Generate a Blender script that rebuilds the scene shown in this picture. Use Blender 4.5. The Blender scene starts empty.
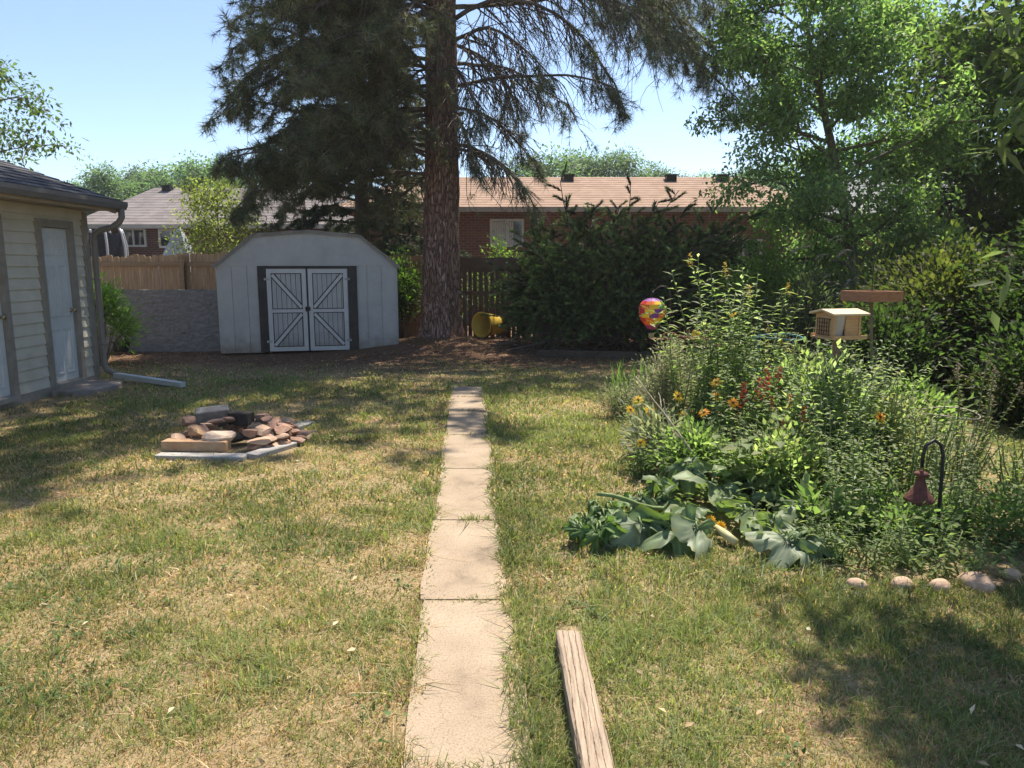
import bpy, bmesh, math, random
import numpy as np
from mathutils import Vector, Matrix, noise

R = math.radians
random.seed(11)
rng = np.random.default_rng(11)
SC = bpy.context.scene
COL = SC.collection
ORG = {}

# ------------------------------------------------------------------ camera measure
CAM_H, PITCH, FPX = 1.6, R(9.13), 740.0
def at(px, py, Y):
    """point of the photographed place at forward distance Y seen at a photo position"""
    xc, yc = (px - 512) / FPX, -(py - 384) / FPX
    dy = math.cos(PITCH) + yc * math.sin(PITCH)
    dz = -math.sin(PITCH) + yc * math.cos(PITCH)
    t = Y / dy
    return Vector((xc * t, Y, CAM_H + dz * t))
def gp(px, py, z=0.0):
    xc, yc = (px - 512) / FPX, -(py - 384) / FPX
    dy = math.cos(PITCH) + yc * math.sin(PITCH)
    dz = -math.sin(PITCH) + yc * math.cos(PITCH)
    t = (z - CAM_H) / dz
    return Vector((xc * t, dy * t, z))

# ------------------------------------------------------------------ noise in numpy
def _hash(ix, iy, seed):
    h = (ix.astype(np.int64) * 374761393 + iy.astype(np.int64) * 668265263 + seed * 974634777) & 0xffffffff
    h = ((h ^ (h >> 13)) * 1274126177) & 0xffffffff
    h = h ^ (h >> 16)
    return (h & 0xffff) / 65535.0
def vnoise(x, y, scale, seed=0):
    x = np.asarray(x, float) / scale; y = np.asarray(y, float) / scale
    ix, iy = np.floor(x), np.floor(y)
    fx, fy = x - ix, y - iy
    fx = fx * fx * (3 - 2 * fx); fy = fy * fy * (3 - 2 * fy)
    a = _hash(ix, iy, seed); b = _hash(ix + 1, iy, seed)
    c = _hash(ix, iy + 1, seed); d = _hash(ix + 1, iy + 1, seed)
    return (a * (1 - fx) + b * fx) * (1 - fy) + (c * (1 - fx) + d * fx) * fy
def fbm(x, y, scale, seed=0, o=3):
    s, a, t = 0, 1.0, 0
    for i in range(o):
        s = s + a * vnoise(x, y, scale / 2 ** i, seed + i * 17); t += a; a *= .55
    return s / t

PINE = (-1.45, 14.8)
def gz(x, y):
    x = np.asarray(x, float); y = np.asarray(y, float)
    d2 = (x - PINE[0]) ** 2 + (y - PINE[1] + .3) ** 2
    return .20 * np.exp(-d2 / 2.2) + .05 * (fbm(x, y, 1.6, 3) - .5) * np.clip((y - .5) / 2, 0, 1)
def gzf(x, y): return float(gz(np.array([x]), np.array([y]))[0])

# ------------------------------------------------------------------ materials
def new_mat(name):
    m = bpy.data.materials.new(name); m.use_nodes = True
    nt = m.node_tree
    return m, nt, nt.nodes['Principled BSDF'], nt.nodes['Material Output']
def pmat(name, c1, c2, scale=8.0, rough=.75, bump=.15, stretch=(1, 1, 1), detail=6, metallic=0, c3=None, bscale=None, dist=.02, spec=.3):
    """two or three tone procedural surface with bump"""
    m, nt, b, out = new_mat(name)
    N, L = nt.nodes, nt.links
    tc = N.new('ShaderNodeTexCoord'); mp = N.new('ShaderNodeMapping')
    mp.inputs['Scale'].default_value = stretch
    L.new(tc.outputs['Object'], mp.inputs['Vector'])
    n = N.new('ShaderNodeTexNoise'); n.inputs['Scale'].default_value = scale; n.inputs['Detail'].default_value = detail
    n.inputs['Roughness'].default_value = .65
    L.new(mp.outputs[0], n.inputs['Vector'])
    cr = N.new('ShaderNodeValToRGB'); cr.color_ramp.elements[0].position = .32; cr.color_ramp.elements[1].position = .68
    cr.color_ramp.elements[0].color = (*c1, 1); cr.color_ramp.elements[1].color = (*c2, 1)
    if c3:
        e = cr.color_ramp.elements.new(.5); e.color = (*c3, 1)
    L.new(n.outputs['Fac'], cr.inputs[0]); L.new(cr.outputs[0], b.inputs['Base Color'])
    n2 = N.new('ShaderNodeTexNoise'); n2.inputs['Scale'].default_value = bscale or scale * 3; n2.inputs['Detail'].default_value = 8
    L.new(mp.outputs[0], n2.inputs['Vector'])
    bp = N.new('ShaderNodeBump'); bp.inputs['Strength'].default_value = bump; bp.inputs['Distance'].default_value = dist
    L.new(n2.outputs['Fac'], bp.inputs['Height']); L.new(bp.outputs[0], b.inputs['Normal'])
    b.inputs['Roughness'].default_value = rough; b.inputs['Metallic'].default_value = metallic
    b.inputs['Specular IOR Level'].default_value = spec
    return m
def fmat(name, trans=.4, rough=.5, gain=(1.25, 1.35, .6), spec=.3):
    """leaf: tint attribute, part of the light passes through"""
    m, nt, b, out = new_mat(name)
    N, L = nt.nodes, nt.links
    a = N.new('ShaderNodeAttribute'); a.attribute_name = 'tint'
    L.new(a.outputs['Color'], b.inputs['Base Color'])
    b.inputs['Roughness'].default_value = rough; b.inputs['Specular IOR Level'].default_value = spec
    mu = N.new('ShaderNodeMix'); mu.data_type = 'RGBA'; mu.blend_type = 'MULTIPLY'; mu.inputs['Factor'].default_value = 1
    L.new(a.outputs['Color'], mu.inputs[6]); mu.inputs[7].default_value = (*gain, 1)
    t = N.new('ShaderNodeBsdfTranslucent'); L.new(mu.outputs[2], t.inputs['Color'])
    mx = N.new('ShaderNodeMixShader'); mx.inputs[0].default_value = trans
    L.new(b.outputs[0], mx.inputs[1]); L.new(t.outputs[0], mx.inputs[2]); L.new(mx.outputs[0], out.inputs['Surface'])
    return m

M = {}
M['leaf'] = fmat('leaf', .56, .58, (1.45, 1.75, .85), .3)
M['leaf_matte'] = fmat('leaf_matte', .52, .65, (1.55, 1.55, .95), .25)
M['needle'] = fmat('needle', .32, .5, (1.3, 1.35, .75))
M['petal'] = fmat('petal', .4, .6, (1.1, 1.0, .8))
M['grass'] = fmat('grass', .5, .55, (1.3, 1.3, .7), .25)
M['litter'] = fmat('litter', .15, .8, (1.1, 1, .8), .1)
M['stem_green'] = pmat('stem_green', (.10, .15, .05), (.16, .20, .08), 20, .6, .05)
M['stem_brown'] = pmat('stem_brown', (.12, .09, .06), (.22, .17, .12), 20, .8, .2)
M['twig'] = pmat('twig', (.08, .062, .05), (.17, .14, .115), 14, .85, .3)
M['bark_grey'] = pmat('bark_grey', (.09, .075, .06), (.20, .17, .14), 9, .9, .6, (1, 1, .3))
M['metal_black'] = pmat('metal_black', (.012, .012, .012), (.03, .028, .026), 12, .5, .05)
M['white_paint'] = pmat('white_paint', (.62, .63, .63), (.74, .75, .74), 5, .5, .05)
M['glass'] = pmat('glass', (.02, .025, .03), (.05, .06, .07), 1.5, .08, 0, spec=.8)

# ------------------------------------------------------------------ objects
def finish(o, parent=None, loc=None):
    COL.objects.link(o)
    if parent is not None:
        o.parent = parent; ORG[o.name] = ORG[parent.name]
    else:
        ORG[o.name] = Vector(loc) if loc is not None else Vector((0, 0, 0))
        if loc is not None: o.location = loc
    return o
def tag(o, label=None, cat=None, group=None, kind=None):
    if label: o['label'] = label
    if cat: o['category'] = cat
    if group: o['group'] = group
    if kind: o['kind'] = kind
    return o
def thing(name, label, cat, loc=(0, 0, 0), group=None):
    o = bpy.data.objects.new(name, None); o.empty_display_size = .1
    finish(o, None, loc); return tag(o, label, cat, group)

class MB:
    def __init__(s): s.v = []; s.f = []; s.mi = []
    def add(s, vs, fs, mi=0):
        n = len(s.v); s.v += [tuple(v) for v in vs]; s.f += [tuple(i + n for i in f) for f in fs]; s.mi += [mi] * len(fs); return s
    def box(s, x0, x1, y0, y1, z0, z1, mi=0):
        return s.add([(x0,y0,z0),(x1,y0,z0),(x1,y1,z0),(x0,y1,z0),(x0,y0,z1),(x1,y0,z1),(x1,y1,z1),(x0,y1,z1)],
                     [(0,3,2,1),(4,5,6,7),(0,1,5,4),(1,2,6,5),(2,3,7,6),(3,0,4,7)], mi)
    def bar(s, a, b, w, h, up=(0, 0, 1), mi=0):
        a, b = Vector(a), Vector(b); d = (b - a).normalized(); u = Vector(up)
        sd = d.cross(u).normalized(); u = sd.cross(d).normalized()
        o = [sd * w / 2 * i + u * h / 2 * j for i, j in ((-1, -1), (1, -1), (1, 1), (-1, 1))]
        return s.add([a + k for k in o] + [b + k for k in o], [(0,1,2,3),(7,6,5,4),(0,4,5,1),(1,5,6,2),(2,6,7,3),(3,7,4,0)], mi)
    def tube(s, pts, radii, n=6, mi=0):
        pts = [Vector(p) for p in pts]; k = len(pts)
        if not isinstance(radii, (list, tuple, np.ndarray)): radii = [radii] * k
        vs, fs = [], []
        for i, p in enumerate(pts):
            d = (pts[min(i + 1, k - 1)] - pts[max(i - 1, 0)])
            if d.length < 1e-9: d = Vector((0, 0, 1))
            d.normalize()
            ref = Vector((0, 0, 1)) if abs(d.z) < .8 else Vector((1, 0, 0))
            a = d.cross(ref).normalized(); b = d.cross(a)
            if i and (a.dot(pa) < 0): a, b = -a, -b
            pa = a
            for j in range(n):
                t = 2 * math.pi * j / n
                vs.append(p + (a * math.cos(t) + b * math.sin(t)) * radii[i])
        for i in range(k - 1):
            for j in range(n):
                fs.append((i * n + j, i * n + (j + 1) % n, (i + 1) * n + (j + 1) % n, (i + 1) * n + j))
        fs.append(tuple(range(n - 1, -1, -1))); fs.append(tuple((k - 1) * n + j for j in range(n)))
        return s.add(vs, fs, mi)
    def lathe(s, prof, c=(0, 0, 0), n=20, mi=0, close=True):
        vs, fs = [], []
        for r, z in prof:
            for j in range(n):
                t = 2 * math.pi * j / n; vs.append((c[0] + r * math.cos(t), c[1] + r * math.sin(t), c[2] + z))
        for i in range(len(prof) - 1):
            for j in range(n): fs.append((i * n + j, i * n + (j + 1) % n, (i + 1) * n + (j + 1) % n, (i + 1) * n + j))
        if close:
            fs.append(tuple(range(n - 1, -1, -1))); fs.append(tuple((len(prof) - 1) * n + j for j in range(n)))
        return s.add(vs, fs, mi)
    def prism(s, poly, axis, a0, a1, mi=0):
        """poly in the two other axes, extruded along axis"""
        def P(u, v, w): return (w, u, v) if axis == 'x' else ((u, w, v) if axis == 'y' else (u, v, w))
        n = len(poly)
        vs = [P(u, v, a0) for u, v in poly] + [P(u, v, a1) for u, v in poly]
        fs = [tuple(range(n)), tuple(range(2 * n - 1, n - 1, -1))] + [(i, (i + 1) % n, (i + 1) % n + n, i + n) for i in range(n)]
        return s.add(vs, fs, mi)
    def build(s, name, mats, parent=None, loc=None, smooth=False, bevel=0):
        o_ = ORG[parent.name] if parent is not None else (Vector(loc) if loc is not None else Vector((0, 0, 0)))
        me = bpy.data.meshes.new(name)
        me.from_pydata([(v[0] - o_.x, v[1] - o_.y, v[2] - o_.z) for v in s.v], [], s.f)
        bm = bmesh.new(); bm.from_mesh(me)
        bmesh.ops.recalc_face_normals(bm, faces=bm.faces)
        bm.to_mesh(me); bm.free()
        for m in (mats if isinstance(mats, list) else [mats]): me.materials.append(m)
        if any(s.mi): me.polygons.foreach_set('material_index', s.mi)
        if smooth: me.polygons.foreach_set('use_smooth', [True] * len(me.polygons))
        ob = bpy.data.objects.new(name, me)
        if bevel:
            bv = ob.modifiers.new('edge', 'BEVEL'); bv.width = bevel; bv.segments = 2; bv.limit_method = 'ANGLE'
        return finish(ob, parent, loc)

def np_mesh(name, V, F, C, mat, parent=None, loc=None):
    """V (n,3) world, F (m,3) triangles, C (n,3) tint"""
    o_ = ORG[parent.name] if parent is not None else (Vector(loc) if loc is not None else Vector((0, 0, 0)))
    V = (V - np.array(o_)).astype(np.float32)
    me = bpy.data.meshes.new(name)
    me.vertices.add(len(V)); me.vertices.foreach_set('co', V.ravel())
    me.loops.add(F.size); me.loops.foreach_set('vertex_index', F.astype(np.int32).ravel())
    me.polygons.add(len(F)); me.polygons.foreach_set('loop_start', np.arange(0, F.size, 3, dtype=np.int32))
    me.update(calc_edges=True)
    at_ = me.attributes.new('tint', 'FLOAT_COLOR', 'POINT')
    at_.data.foreach_set('color', np.concatenate([C, np.ones((len(C), 1))], 1).astype(np.float32).ravel())
    me.materials.append(mat)
    return finish(bpy.data.objects.new(name, me), parent, loc)
def unit(a): return a / np.maximum(np.linalg.norm(a, axis=-1, keepdims=True), 1e-9)
def rand_dirs(n): return unit(rng.normal(size=(n, 3)))
def tints(n, cols, jit=.22):
    cols = np.array(cols); k = rng.integers(0, len(cols), n); k2 = rng.integers(0, len(cols), n); t = rng.random((n, 1))
    return np.clip((cols[k] * t + cols[k2] * (1 - t)) * (1 + jit * rng.normal(size=(n, 1))), .003, .9)
def leaf_arrays(P, D, N, Ln, W, C, fold=.18):
    n = len(P); D = unit(D); S = unit(np.cross(D, N)); U = np.cross(S, D)
    Ln = np.broadcast_to(np.asarray(Ln, float).reshape(-1, 1), (n, 1)); W = np.broadcast_to(np.asarray(W, float).reshape(-1, 1), (n, 1))
    mid = P + D * Ln * .42 ; droop = -U * Ln * .10
    V = np.stack([P, mid + S * W / 2 + U * W * fold, P + D * Ln + droop, mid - S * W / 2 + U * W * fold, mid], 1).reshape(-1, 3)
    b = (np.arange(n) * 5)[:, None]
    F = np.concatenate([b + [0, 4, 1], b + [1, 4, 2], b + [0, 3, 4], b + [4, 3, 2]], 1).reshape(-1, 3)
    return V, F, np.repeat(C, 5, 0)
def leaves(name, P, D, N, Ln, W, C, mat, parent, fold=.18):
    return np_mesh(name, *leaf_arrays(P, D, N, Ln, W, C, fold), mat, parent)
def needle_arrays(P, D, k, Ln, w, C, spread=.9):
    """burst of k needles at every P along D"""
    n = len(P); P = np.repeat(P, k, 0); D = np.repeat(unit(D), k, 0)
    d = unit(D * .75 + rand_dirs(n * k) * spread); S = unit(np.cross(d, rand_dirs(n * k)))
    L_ = Ln * (0.7 + .6 * rng.random((n * k, 1)))
    V = np.stack([P + S * w / 2, P - S * w / 2, P + d * L_], 1).reshape(-1, 3)
    F = np.arange(len(V)).reshape(-1, 3)
    C = np.repeat(C, k, 0) * (1 + .18 * rng.normal(size=(n * k, 1)))
    return V, F, np.repeat(np.clip(C, .003, .9), 3, 0)
def path(P0, d, L, n, dz, wob=.12):
    d = Vector(d).normalized(); p = Vector(P0); out = [p.copy()]
    for i in range(n):
        d = d + Vector((random.gauss(0, wob), random.gauss(0, wob), random.gauss(0, wob) + dz / n)); d.normalize()
        p = p + d * (L / n); out.append(p.copy())
    return out
def taper(r0, r1, n): return [r0 + (r1 - r0) * i / (n - 1) for i in range(n)]
def lerp_path(pts, t):
    f = t * (len(pts) - 1); i = min(int(f), len(pts) - 2); f -= i
    return pts[i].lerp(pts[i + 1], f), (pts[i + 1] - pts[i]).normalized()
M['hinge_iron'] = pmat('hinge_iron', (.3, .3, .31), (.42, .42, .42), 8, .5, .05)
# ================================================================== THE SETTING
def setting():
    xs = np.concatenate([[-260, -160, -90, -55, -35, -24, -17, -13], np.arange(-11, 11.01, .2), [13, 17, 24, 35, 55, 90, 160, 260]])
    ys = np.concatenate([[-60, -30, -12, -5], np.arange(-2, 18.01, .2), [20, 24, 30, 40, 60, 100, 170, 300]])
    X, Y = np.meshgrid(xs, ys); Z = gz(X, Y)
    nx, ny = len(xs), len(ys)
    V = np.stack([X.ravel(), Y.ravel(), Z.ravel()], 1)
    i = np.arange(ny - 1)[:, None] * nx + np.arange(nx - 1)[None]
    F = np.stack([i, i + 1, i + nx + 1, i + nx], -1).reshape(-1, 4)
    me = bpy.data.meshes.new('ground'); me.from_pydata(V.tolist(), [], F.tolist())
    me.polygons.foreach_set('use_smooth', [True] * len(me.polygons))
    m, nt, b, out = new_mat('ground_earth'); N, L = nt.nodes, nt.links
    tc = N.new('ShaderNodeTexCoord')
    def nz(scale, det=6, ro=.6):
        n = N.new('ShaderNodeTexNoise'); n.inputs['Scale'].default_value = scale; n.inputs['Detail'].default_value = det
        n.inputs['Roughness'].default_value = ro; L.new(tc.outputs['Object'], n.inputs['Vector']); return n
    def ramp(src, stops):
        r = N.new('ShaderNodeValToRGB'); e = r.color_ramp.elements
        e[0].position, e[0].color = stops[0][0], (*stops[0][1], 1); e[1].position, e[1].color = stops[-1][0], (*stops[-1][1], 1)
        for p, c in stops[1:-1]:
            k = e.new(p); k.color = (*c, 1)
        L.new(src, r.inputs[0]); return r
    def mix(fac, a, c):
        x = N.new('ShaderNodeMix'); x.data_type = 'RGBA'; L.new(fac, x.inputs[0]); L.new(a, x.inputs[6]); L.new(c, x.inputs[7]); return x.outputs[2]
    thatch = ramp(nz(60, 8, .75).outputs['Fac'], [(.3, (.18, .135, .07)), (.5, (.33, .255, .145)), (.7, (.50, .39, .24))])
    soil = ramp(nz(25, 8, .7).outputs['Fac'], [(.3, (.20, .125, .085)), (.7, (.42, .28, .195))])
    patch = ramp(nz(1.3, 5).outputs['Fac'], [(.54, (0, 0, 0)), (.66, (.7, .7, .7))])
    c1 = mix(patch.outputs[0], thatch.outputs[0], soil.outputs[0])
    # duff of brown needles under the pine
    duff = ramp(nz(45, 8, .8).outputs['Fac'], [(.3, (.075, .045, .03)), (.5, (.16, .095, .06)), (.7, (.30, .19, .12))])
    sep = N.new('ShaderNodeSeparateXYZ'); L.new(tc.outputs['Object'], sep.inputs[0])
    def math_(op, a, bb):
        q = N.new('ShaderNodeMath'); q.operation = op
        for i_, v in enumerate((a, bb)):
            if isinstance(v, (int, float)): q.inputs[i_].default_value = v
            else: L.new(v, q.inputs[i_])
        return q.outputs[0]
    w = math_('ADD', sep.outputs[1], math_('MULTIPLY', nz(.9, 4).outputs['Fac'], 3.2))
    f = N.new('ShaderNodeMapRange'); f.inputs[1].default_value = 12.2; f.inputs[2].default_value = 13.8; L.new(w, f.inputs[0])
    c2 = mix(f.outputs[0], c1, duff.outputs[0])
    L.new(c2, b.inputs['Base Color']); b.inputs['Roughness'].default_value = .95; b.inputs['Specular IOR Level'].default_value = .1
    bp = N.new('ShaderNodeBump'); bp.inputs['Strength'].default_value = .7; bp.inputs['Distance'].default_value = .03
    L.new(nz(70, 6, .7).outputs['Fac'], bp.inputs['Height']); L.new(bp.outputs[0], b.inputs['Normal'])
    me.materials.append(m)
    tag(finish(bpy.data.objects.new('ground', me)), kind='structure')

    # garden path, slab by slab
    m, nt, b, out = new_mat('path_concrete'); N, L = nt.nodes, nt.links
    tc = N.new('ShaderNodeTexCoord')
    def nz(scale, det=8, ro=.6):
        n = N.new('ShaderNodeTexNoise'); n.inputs['Scale'].default_value = scale; n.inputs['Detail'].default_value = det
        n.inputs['Roughness'].default_value = ro; L.new(tc.outputs['Object'], n.inputs['Vector']); return n
    a = ramp2(nt, nz(2.2).outputs['Fac'], [(.28, (.20, .158, .115)), (.42, (.32, .25, .18)), (.72, (.405, .325, .24))])
    g = ramp2(nt, nz(140, 3).outputs['Fac'], [(.3, (.42, .40, .38)), (.48, (1, 1, 1)), (.72, (1.3, 1.25, 1.2))])
    x = N.new('ShaderNodeMix'); x.data_type = 'RGBA'; x.blend_type = 'MULTIPLY'; x.inputs[0].default_value = .6
    L.new(a.outputs[0], x.inputs[6]); L.new(g.outputs[0], x.inputs[7])
    vo = N.new('ShaderNodeTexVoronoi'); vo.feature = 'DISTANCE_TO_EDGE'; vo.inputs['Scale'].default_value = 1.7
    wn = nz(5); va = N.new('ShaderNodeVectorMath'); va.operation = 'MULTIPLY_ADD'
    L.new(wn.outputs['Color'], va.inputs[0]); va.inputs[1].default_value = (.25, .25, .25); L.new(tc.outputs['Object'], va.inputs[2])
    L.new(va.outputs[0], vo.inputs['Vector'])
    cr = ramp2(nt, vo.outputs['Distance'], [(.0, (.6, .57, .55)), (.0035, (1, 1, 1))])
    x2 = N.new('ShaderNodeMix'); x2.data_type = 'RGBA'; x2.blend_type = 'MULTIPLY'; x2.inputs[0].default_value = .75
    L.new(x.outputs[2], x2.inputs[6]); L.new(cr.outputs[0], x2.inputs[7]); L.new(x2.outputs[2], b.inputs['Base Color'])
    b.inputs['Roughness'].default_value = .9; b.inputs['Specular IOR Level'].default_value = .2
    bp = N.new('ShaderNodeBump'); bp.inputs['Strength'].default_value = .4; bp.inputs['Distance'].default_value = .008
    L.new(nz(90, 6).outputs['Fac'], bp.inputs['Height']); L.new(bp.outputs[0], b.inputs['Normal'])
    mb = MB()
    for k in range(len(JOINTS) - 1):
        y0, y1 = JOINTS[k] + .008, JOINTS[k + 1] - .008
        w = .43 if k <= 1 else .42
        pl, pr = [], []
        ns = 14
        for i in range(ns + 1):
            y = y0 + (y1 - y0) * i / ns; c = pathx(y) + (.0, .01, -.012, .006, .0, .01, 0, 0)[k % 8]
            e = .008 * noise.noise((0, y * 3, k)) ; e2 = .008 * noise.noise((5, y * 3, k))
            cc = .006 if i in (0, ns) else 0
            pl.append((c - w / 2 + e + cc, y)); pr.append((c + w / 2 + e2 - cc, y))
        poly = pl + pr[::-1]
        n = len(poly); zt = [.016 + random.uniform(-.0005, .0005) + gzf(pathx(v), v) for _, v in poly]
        vs = [(u, v, z) for (u, v), z in zip(poly, zt)] + [(u, v, z - .09) for (u, v), z in zip(poly, zt)]
        mb.add(vs, [(q, q + 1, n - 2 - q, n - 1 - q) for q in range(n // 2 - 1)] + [(i, (i + 1) % n, (i + 1) % n + n, i + n) for i in range(n)])
    tag(mb.build('path', m), kind='structure')

def ramp2(nt, src, stops):
    r = nt.nodes.new('ShaderNodeValToRGB'); e = r.color_ramp.elements
    e[0].position, e[0].color = stops[0][0], (*stops[0][1], 1); e[1].position, e[1].color = stops[-1][0], (*stops[-1][1], 1)
    for p, c in stops[1:-1]:
        k = e.new(p); k.color = (*c, 1)
    nt.links.new(src, r.inputs[0]); return r

JOINTS = [.9, 2.12, 3.32, 4.48, 5.66, 6.82, 7.98, 8.9, 9.7]
def pathx(y): return -.153 - .059 * (y - 2.2)

BED = [gp(*p) for p in ((612, 400), (628, 450), (668, 508), (760, 556), (870, 580), (1010, 588), (1040, 540), (1000, 450), (930, 395), (760, 380), (690, 380))]
def in_poly(x, y, poly):
    r = np.zeros(len(x), bool); n = len(poly)
    for i in range(n):
        a, b = poly[i], poly[(i + 1) % n]
        c = ((a.y > y) != (b.y > y)) & (x < (b.x - a.x) * (y - a.y) / (b.y - a.y + 1e-12) + a.x)
        r ^= c
    return r

def dryness(x, y):
    d = fbm(x, y, .62, 5) * .55 + fbm(x, y, .2, 9) * .62 + .14 * fbm(x, y, 2.4, 21) - .20
    d = d + np.where(x < pathx(y), -.02, -.21) + np.clip((4.4 - y) / 2.4, 0, 1) * np.where(x < pathx(y), .12, .06 + .12 * np.clip(x - .4, 0, 1))
    return np.clip((d - .20) / .60, 0, 1)

def lawn():
    parts = []
    for (y0, y1, dens, w, h) in ((1.5, 2.4, 20000, .0036, .042), (2.4, 3.4, 15000, .0044, .043), (3.4, 4.8, 9000, .006, .045), (4.8, 7.2, 4600, .0085, .048), (7.2, 10.5, 2200, .012, .052), (10.5, 13.6, 1000, .016, .055)):
        xm = .78 * y1 + .6
        n = int((y1 - y0) * 2 * xm * dens)
        x = rng.uniform(-xm, xm, n); y = rng.uniform(y0, y1, n)
        dry = dryness(x, y)
        cov = fbm(x, y, .35, 31) * .65 + fbm(x, y, .11, 33) * .35
        keep = (np.abs(x) < .73 * y + .7) & (rng.random(n) < np.clip(1.35 * cov + .42 - .5 * dry, .22, 1))
        # path
        edge = .10 + .12 * fbm(x, y, .30, 41) + .03 * vnoise(x, y, .05, 42)
        jn = np.min(np.abs(y[:, None] - np.array(JOINTS)[None]), 1)
        onpath = (np.abs(x - pathx(y)) < edge) & (y < 9.65)
        inj = onpath & (jn < .035) & (rng.random(n) < .7) & ((vnoise(x, y, .12, 43) > .35))
        keep &= (~onpath) | inj
        # things standing on the lawn
        keep &= ~((np.abs(x + 2.42) < .53) & (np.abs(y - 6.60) < .50))
        keep &= ~(in_poly(x, y, BED) & (rng.random(n) < .93))
        keep &= ~((x < -5.66) & (y < 10.2)) & ~((x < -5.25 + .25 * vnoise(x, y, .5, 44)) & (y < 10.4) & (rng.random(n) < .85))
        keep &= ~((np.abs(x - .25) < .06) & (y < 3.1))
        back = np.clip((y + 2.4 * (fbm(x, y, 1.2, 51) - .5) - 9.6) / 2.6, 0, 1)
        keep &= rng.random(n) > back * 1.02
        x, y, dry = x[keep], y[keep], dry[keep]; n = len(x)
        z = gz(x, y)
        onp = (np.abs(x - pathx(y)) < .2)
        z = np.where(onp, z + .004, z - .004)
        nearp = np.clip(1 - (np.abs(x - pathx(y)) - .2) / .12, 0, 1) * (y < 9.7)
        hh = .82 * h * (0.45 + .8 * rng.random(n)) * (1.15 - .55 * dry) * (1 + .5 * nearp) * np.where(onp, .6, 1) * (.75 + .6 * fbm(x, y, .5, 61))
        hh = hh * (.5 + 1.05 * vnoise(x, y, .13, 63)) * np.where((rng.random(n) < .04) & (nearp < .01), 1.6, 1); lean = rng.normal(0, .85, n) * hh * np.where(rng.random(n) < .25, 2.2, 1); az = rng.random(n) * 6.283
        lx, ly = np.cos(az) * lean, np.sin(az) * lean
        fa = az + rng.normal(0, 1.0, n) + 1.57
        ww = w * (.6 + .8 * rng.random(n))
        sx, sy = np.cos(fa) * ww / 2, np.sin(fa) * ww / 2
        green = np.array([[.16, .21, .07], [.22, .265, .095], [.19, .245, .12], [.27, .295, .13]])
        straw = np.array([[.58, .43, .28], [.50, .36, .225], [.66, .53, .36], [.44, .31, .20]])
        p = rng.random(n) < np.clip(dry * .86 + .06, .07, .82)
        C = np.where(p[:, None], straw[rng.integers(0, 4, n)], green[rng.integers(0, 4, n)] * (.8 + .5 * vnoise(x, y, .6, 71)[:, None]))
        C = C * (1 + .2 * rng.normal(size=(n, 1)))
        hh = np.where(p, hh * .75, hh)
        V = np.stack([np.stack([x - sx, y - sy, z], 1), np.stack([x + sx, y + sy, z], 1),
                      np.stack([x + lx * .4 + sx * .8, y + ly * .4 + sy * .8, z + hh * .62], 1), np.stack([x + lx * .4 - sx * .8, y + ly * .4 - sy * .8, z + hh * .62], 1),
                      np.stack([x + lx, y + ly, z + hh * .95], 1)], 1).reshape(-1, 3)
        b = (np.arange(n) * 5)[:, None]
        F = np.concatenate([b + [0, 1, 2], b + [0, 2, 3], b + [3, 2, 4]], 1).reshape(-1, 3)
        parts.append((V, F, np.repeat(np.clip(C, .01, .8), 5, 0)))
    o = merge('lawn_grass', parts, M['grass']); tag(o, 'short patchy lawn grass, green mixed with dry straw', 'grass', kind='stuff')
    print('grass verts', len(o.data.vertices))

    # broad weeds and clover among the grass
    n = 5200
    x = rng.uniform(-5.5, 4, n); y = rng.uniform(1.7, 8.5, n)
    k = (vnoise(x, y, .45, 81) > .62) & (np.abs(x - pathx(y)) > .26) & ~in_poly(x, y, BED) & ~((np.abs(x + 2.37) < .66) & (np.abs(y - 6.62) < .62)) & (x > -5.3) & (rng.random(n) < 1.3 - .1 * y) & ~((np.abs(x - .25) < .08) & (y < 3.1))
    x, y = x[k], y[k]
    m = 5; x = np.repeat(x, m) + rng.normal(0, .018, len(x) * m); y = np.repeat(y, m) + rng.normal(0, .018, len(y) * m)
    P = np.stack([x, y, gz(x, y) + .008 + .02 * rng.random(len(x))], 1)
    D = rand_dirs(len(x)); D[:, 2] = np.abs(D[:, 2]) * .4 + .1
    o = leaves('clover', P, D, np.tile([0, 0, 1.], (len(x), 1)) + .3 * rand_dirs(len(x)), .02 + .022 * rng.random(len(x)), .014, tints(len(x), [(.08, .15, .04), (.12, .19, .06), (.15, .21, .09)]), M['grass'], None)
    tag(o, 'low green clover and weed leaves among lawn grass', 'weeds', kind='stuff')

    # needle duff and dead leaves under the pine
    n = 15000
    x = rng.uniform(-7.5, 4.5, n); y = rng.uniform(8.6, 15.6, n)
    k = (rng.random(n) < np.clip((y - 8.8) / 4, .08, 1)) & ~((x > -5.3) & (x < -2.05) & (y > 13.2)) & (x > -5.7 - (y > 10.4) * 3) & ~((y > 13.7) & (x < -5)) & ~in_poly(x, y, BED)
    x, y = x[k], y[k]; n = len(x)
    P = np.stack([x, y, gz(x, y) + .004 + .02 * rng.random(n)], 1); D = rand_dirs(n); D[:, 2] *= .25
    o = leaves('leaf_litter', P, D, np.tile([0, 0, 1.], (n, 1)) + .5 * rand_dirs(n), .03 + .07 * rng.random(n), .012 + .02 * rng.random(n), tints(n, [(.30, .19, .10), (.16, .09, .05), (.42, .30, .17), (.22, .13, .08)]), M['litter'], None)
    tag(o, 'brown fallen needles and dead leaves under the pine', 'leaf litter', kind='stuff')
    # scattered dry leaves on the lawn
    n = 260
    x = rng.uniform(-4.5, 3.0, n); y = rng.uniform(1.8, 7.5, n)
    k = ~in_poly(x, y, BED) & (np.abs(x - pathx(y)) > .2) & ~((np.abs(x + 2.37) < .66) & (np.abs(y - 6.62) < .62))
    x, y = x[k], y[k]; n = len(x)
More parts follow.
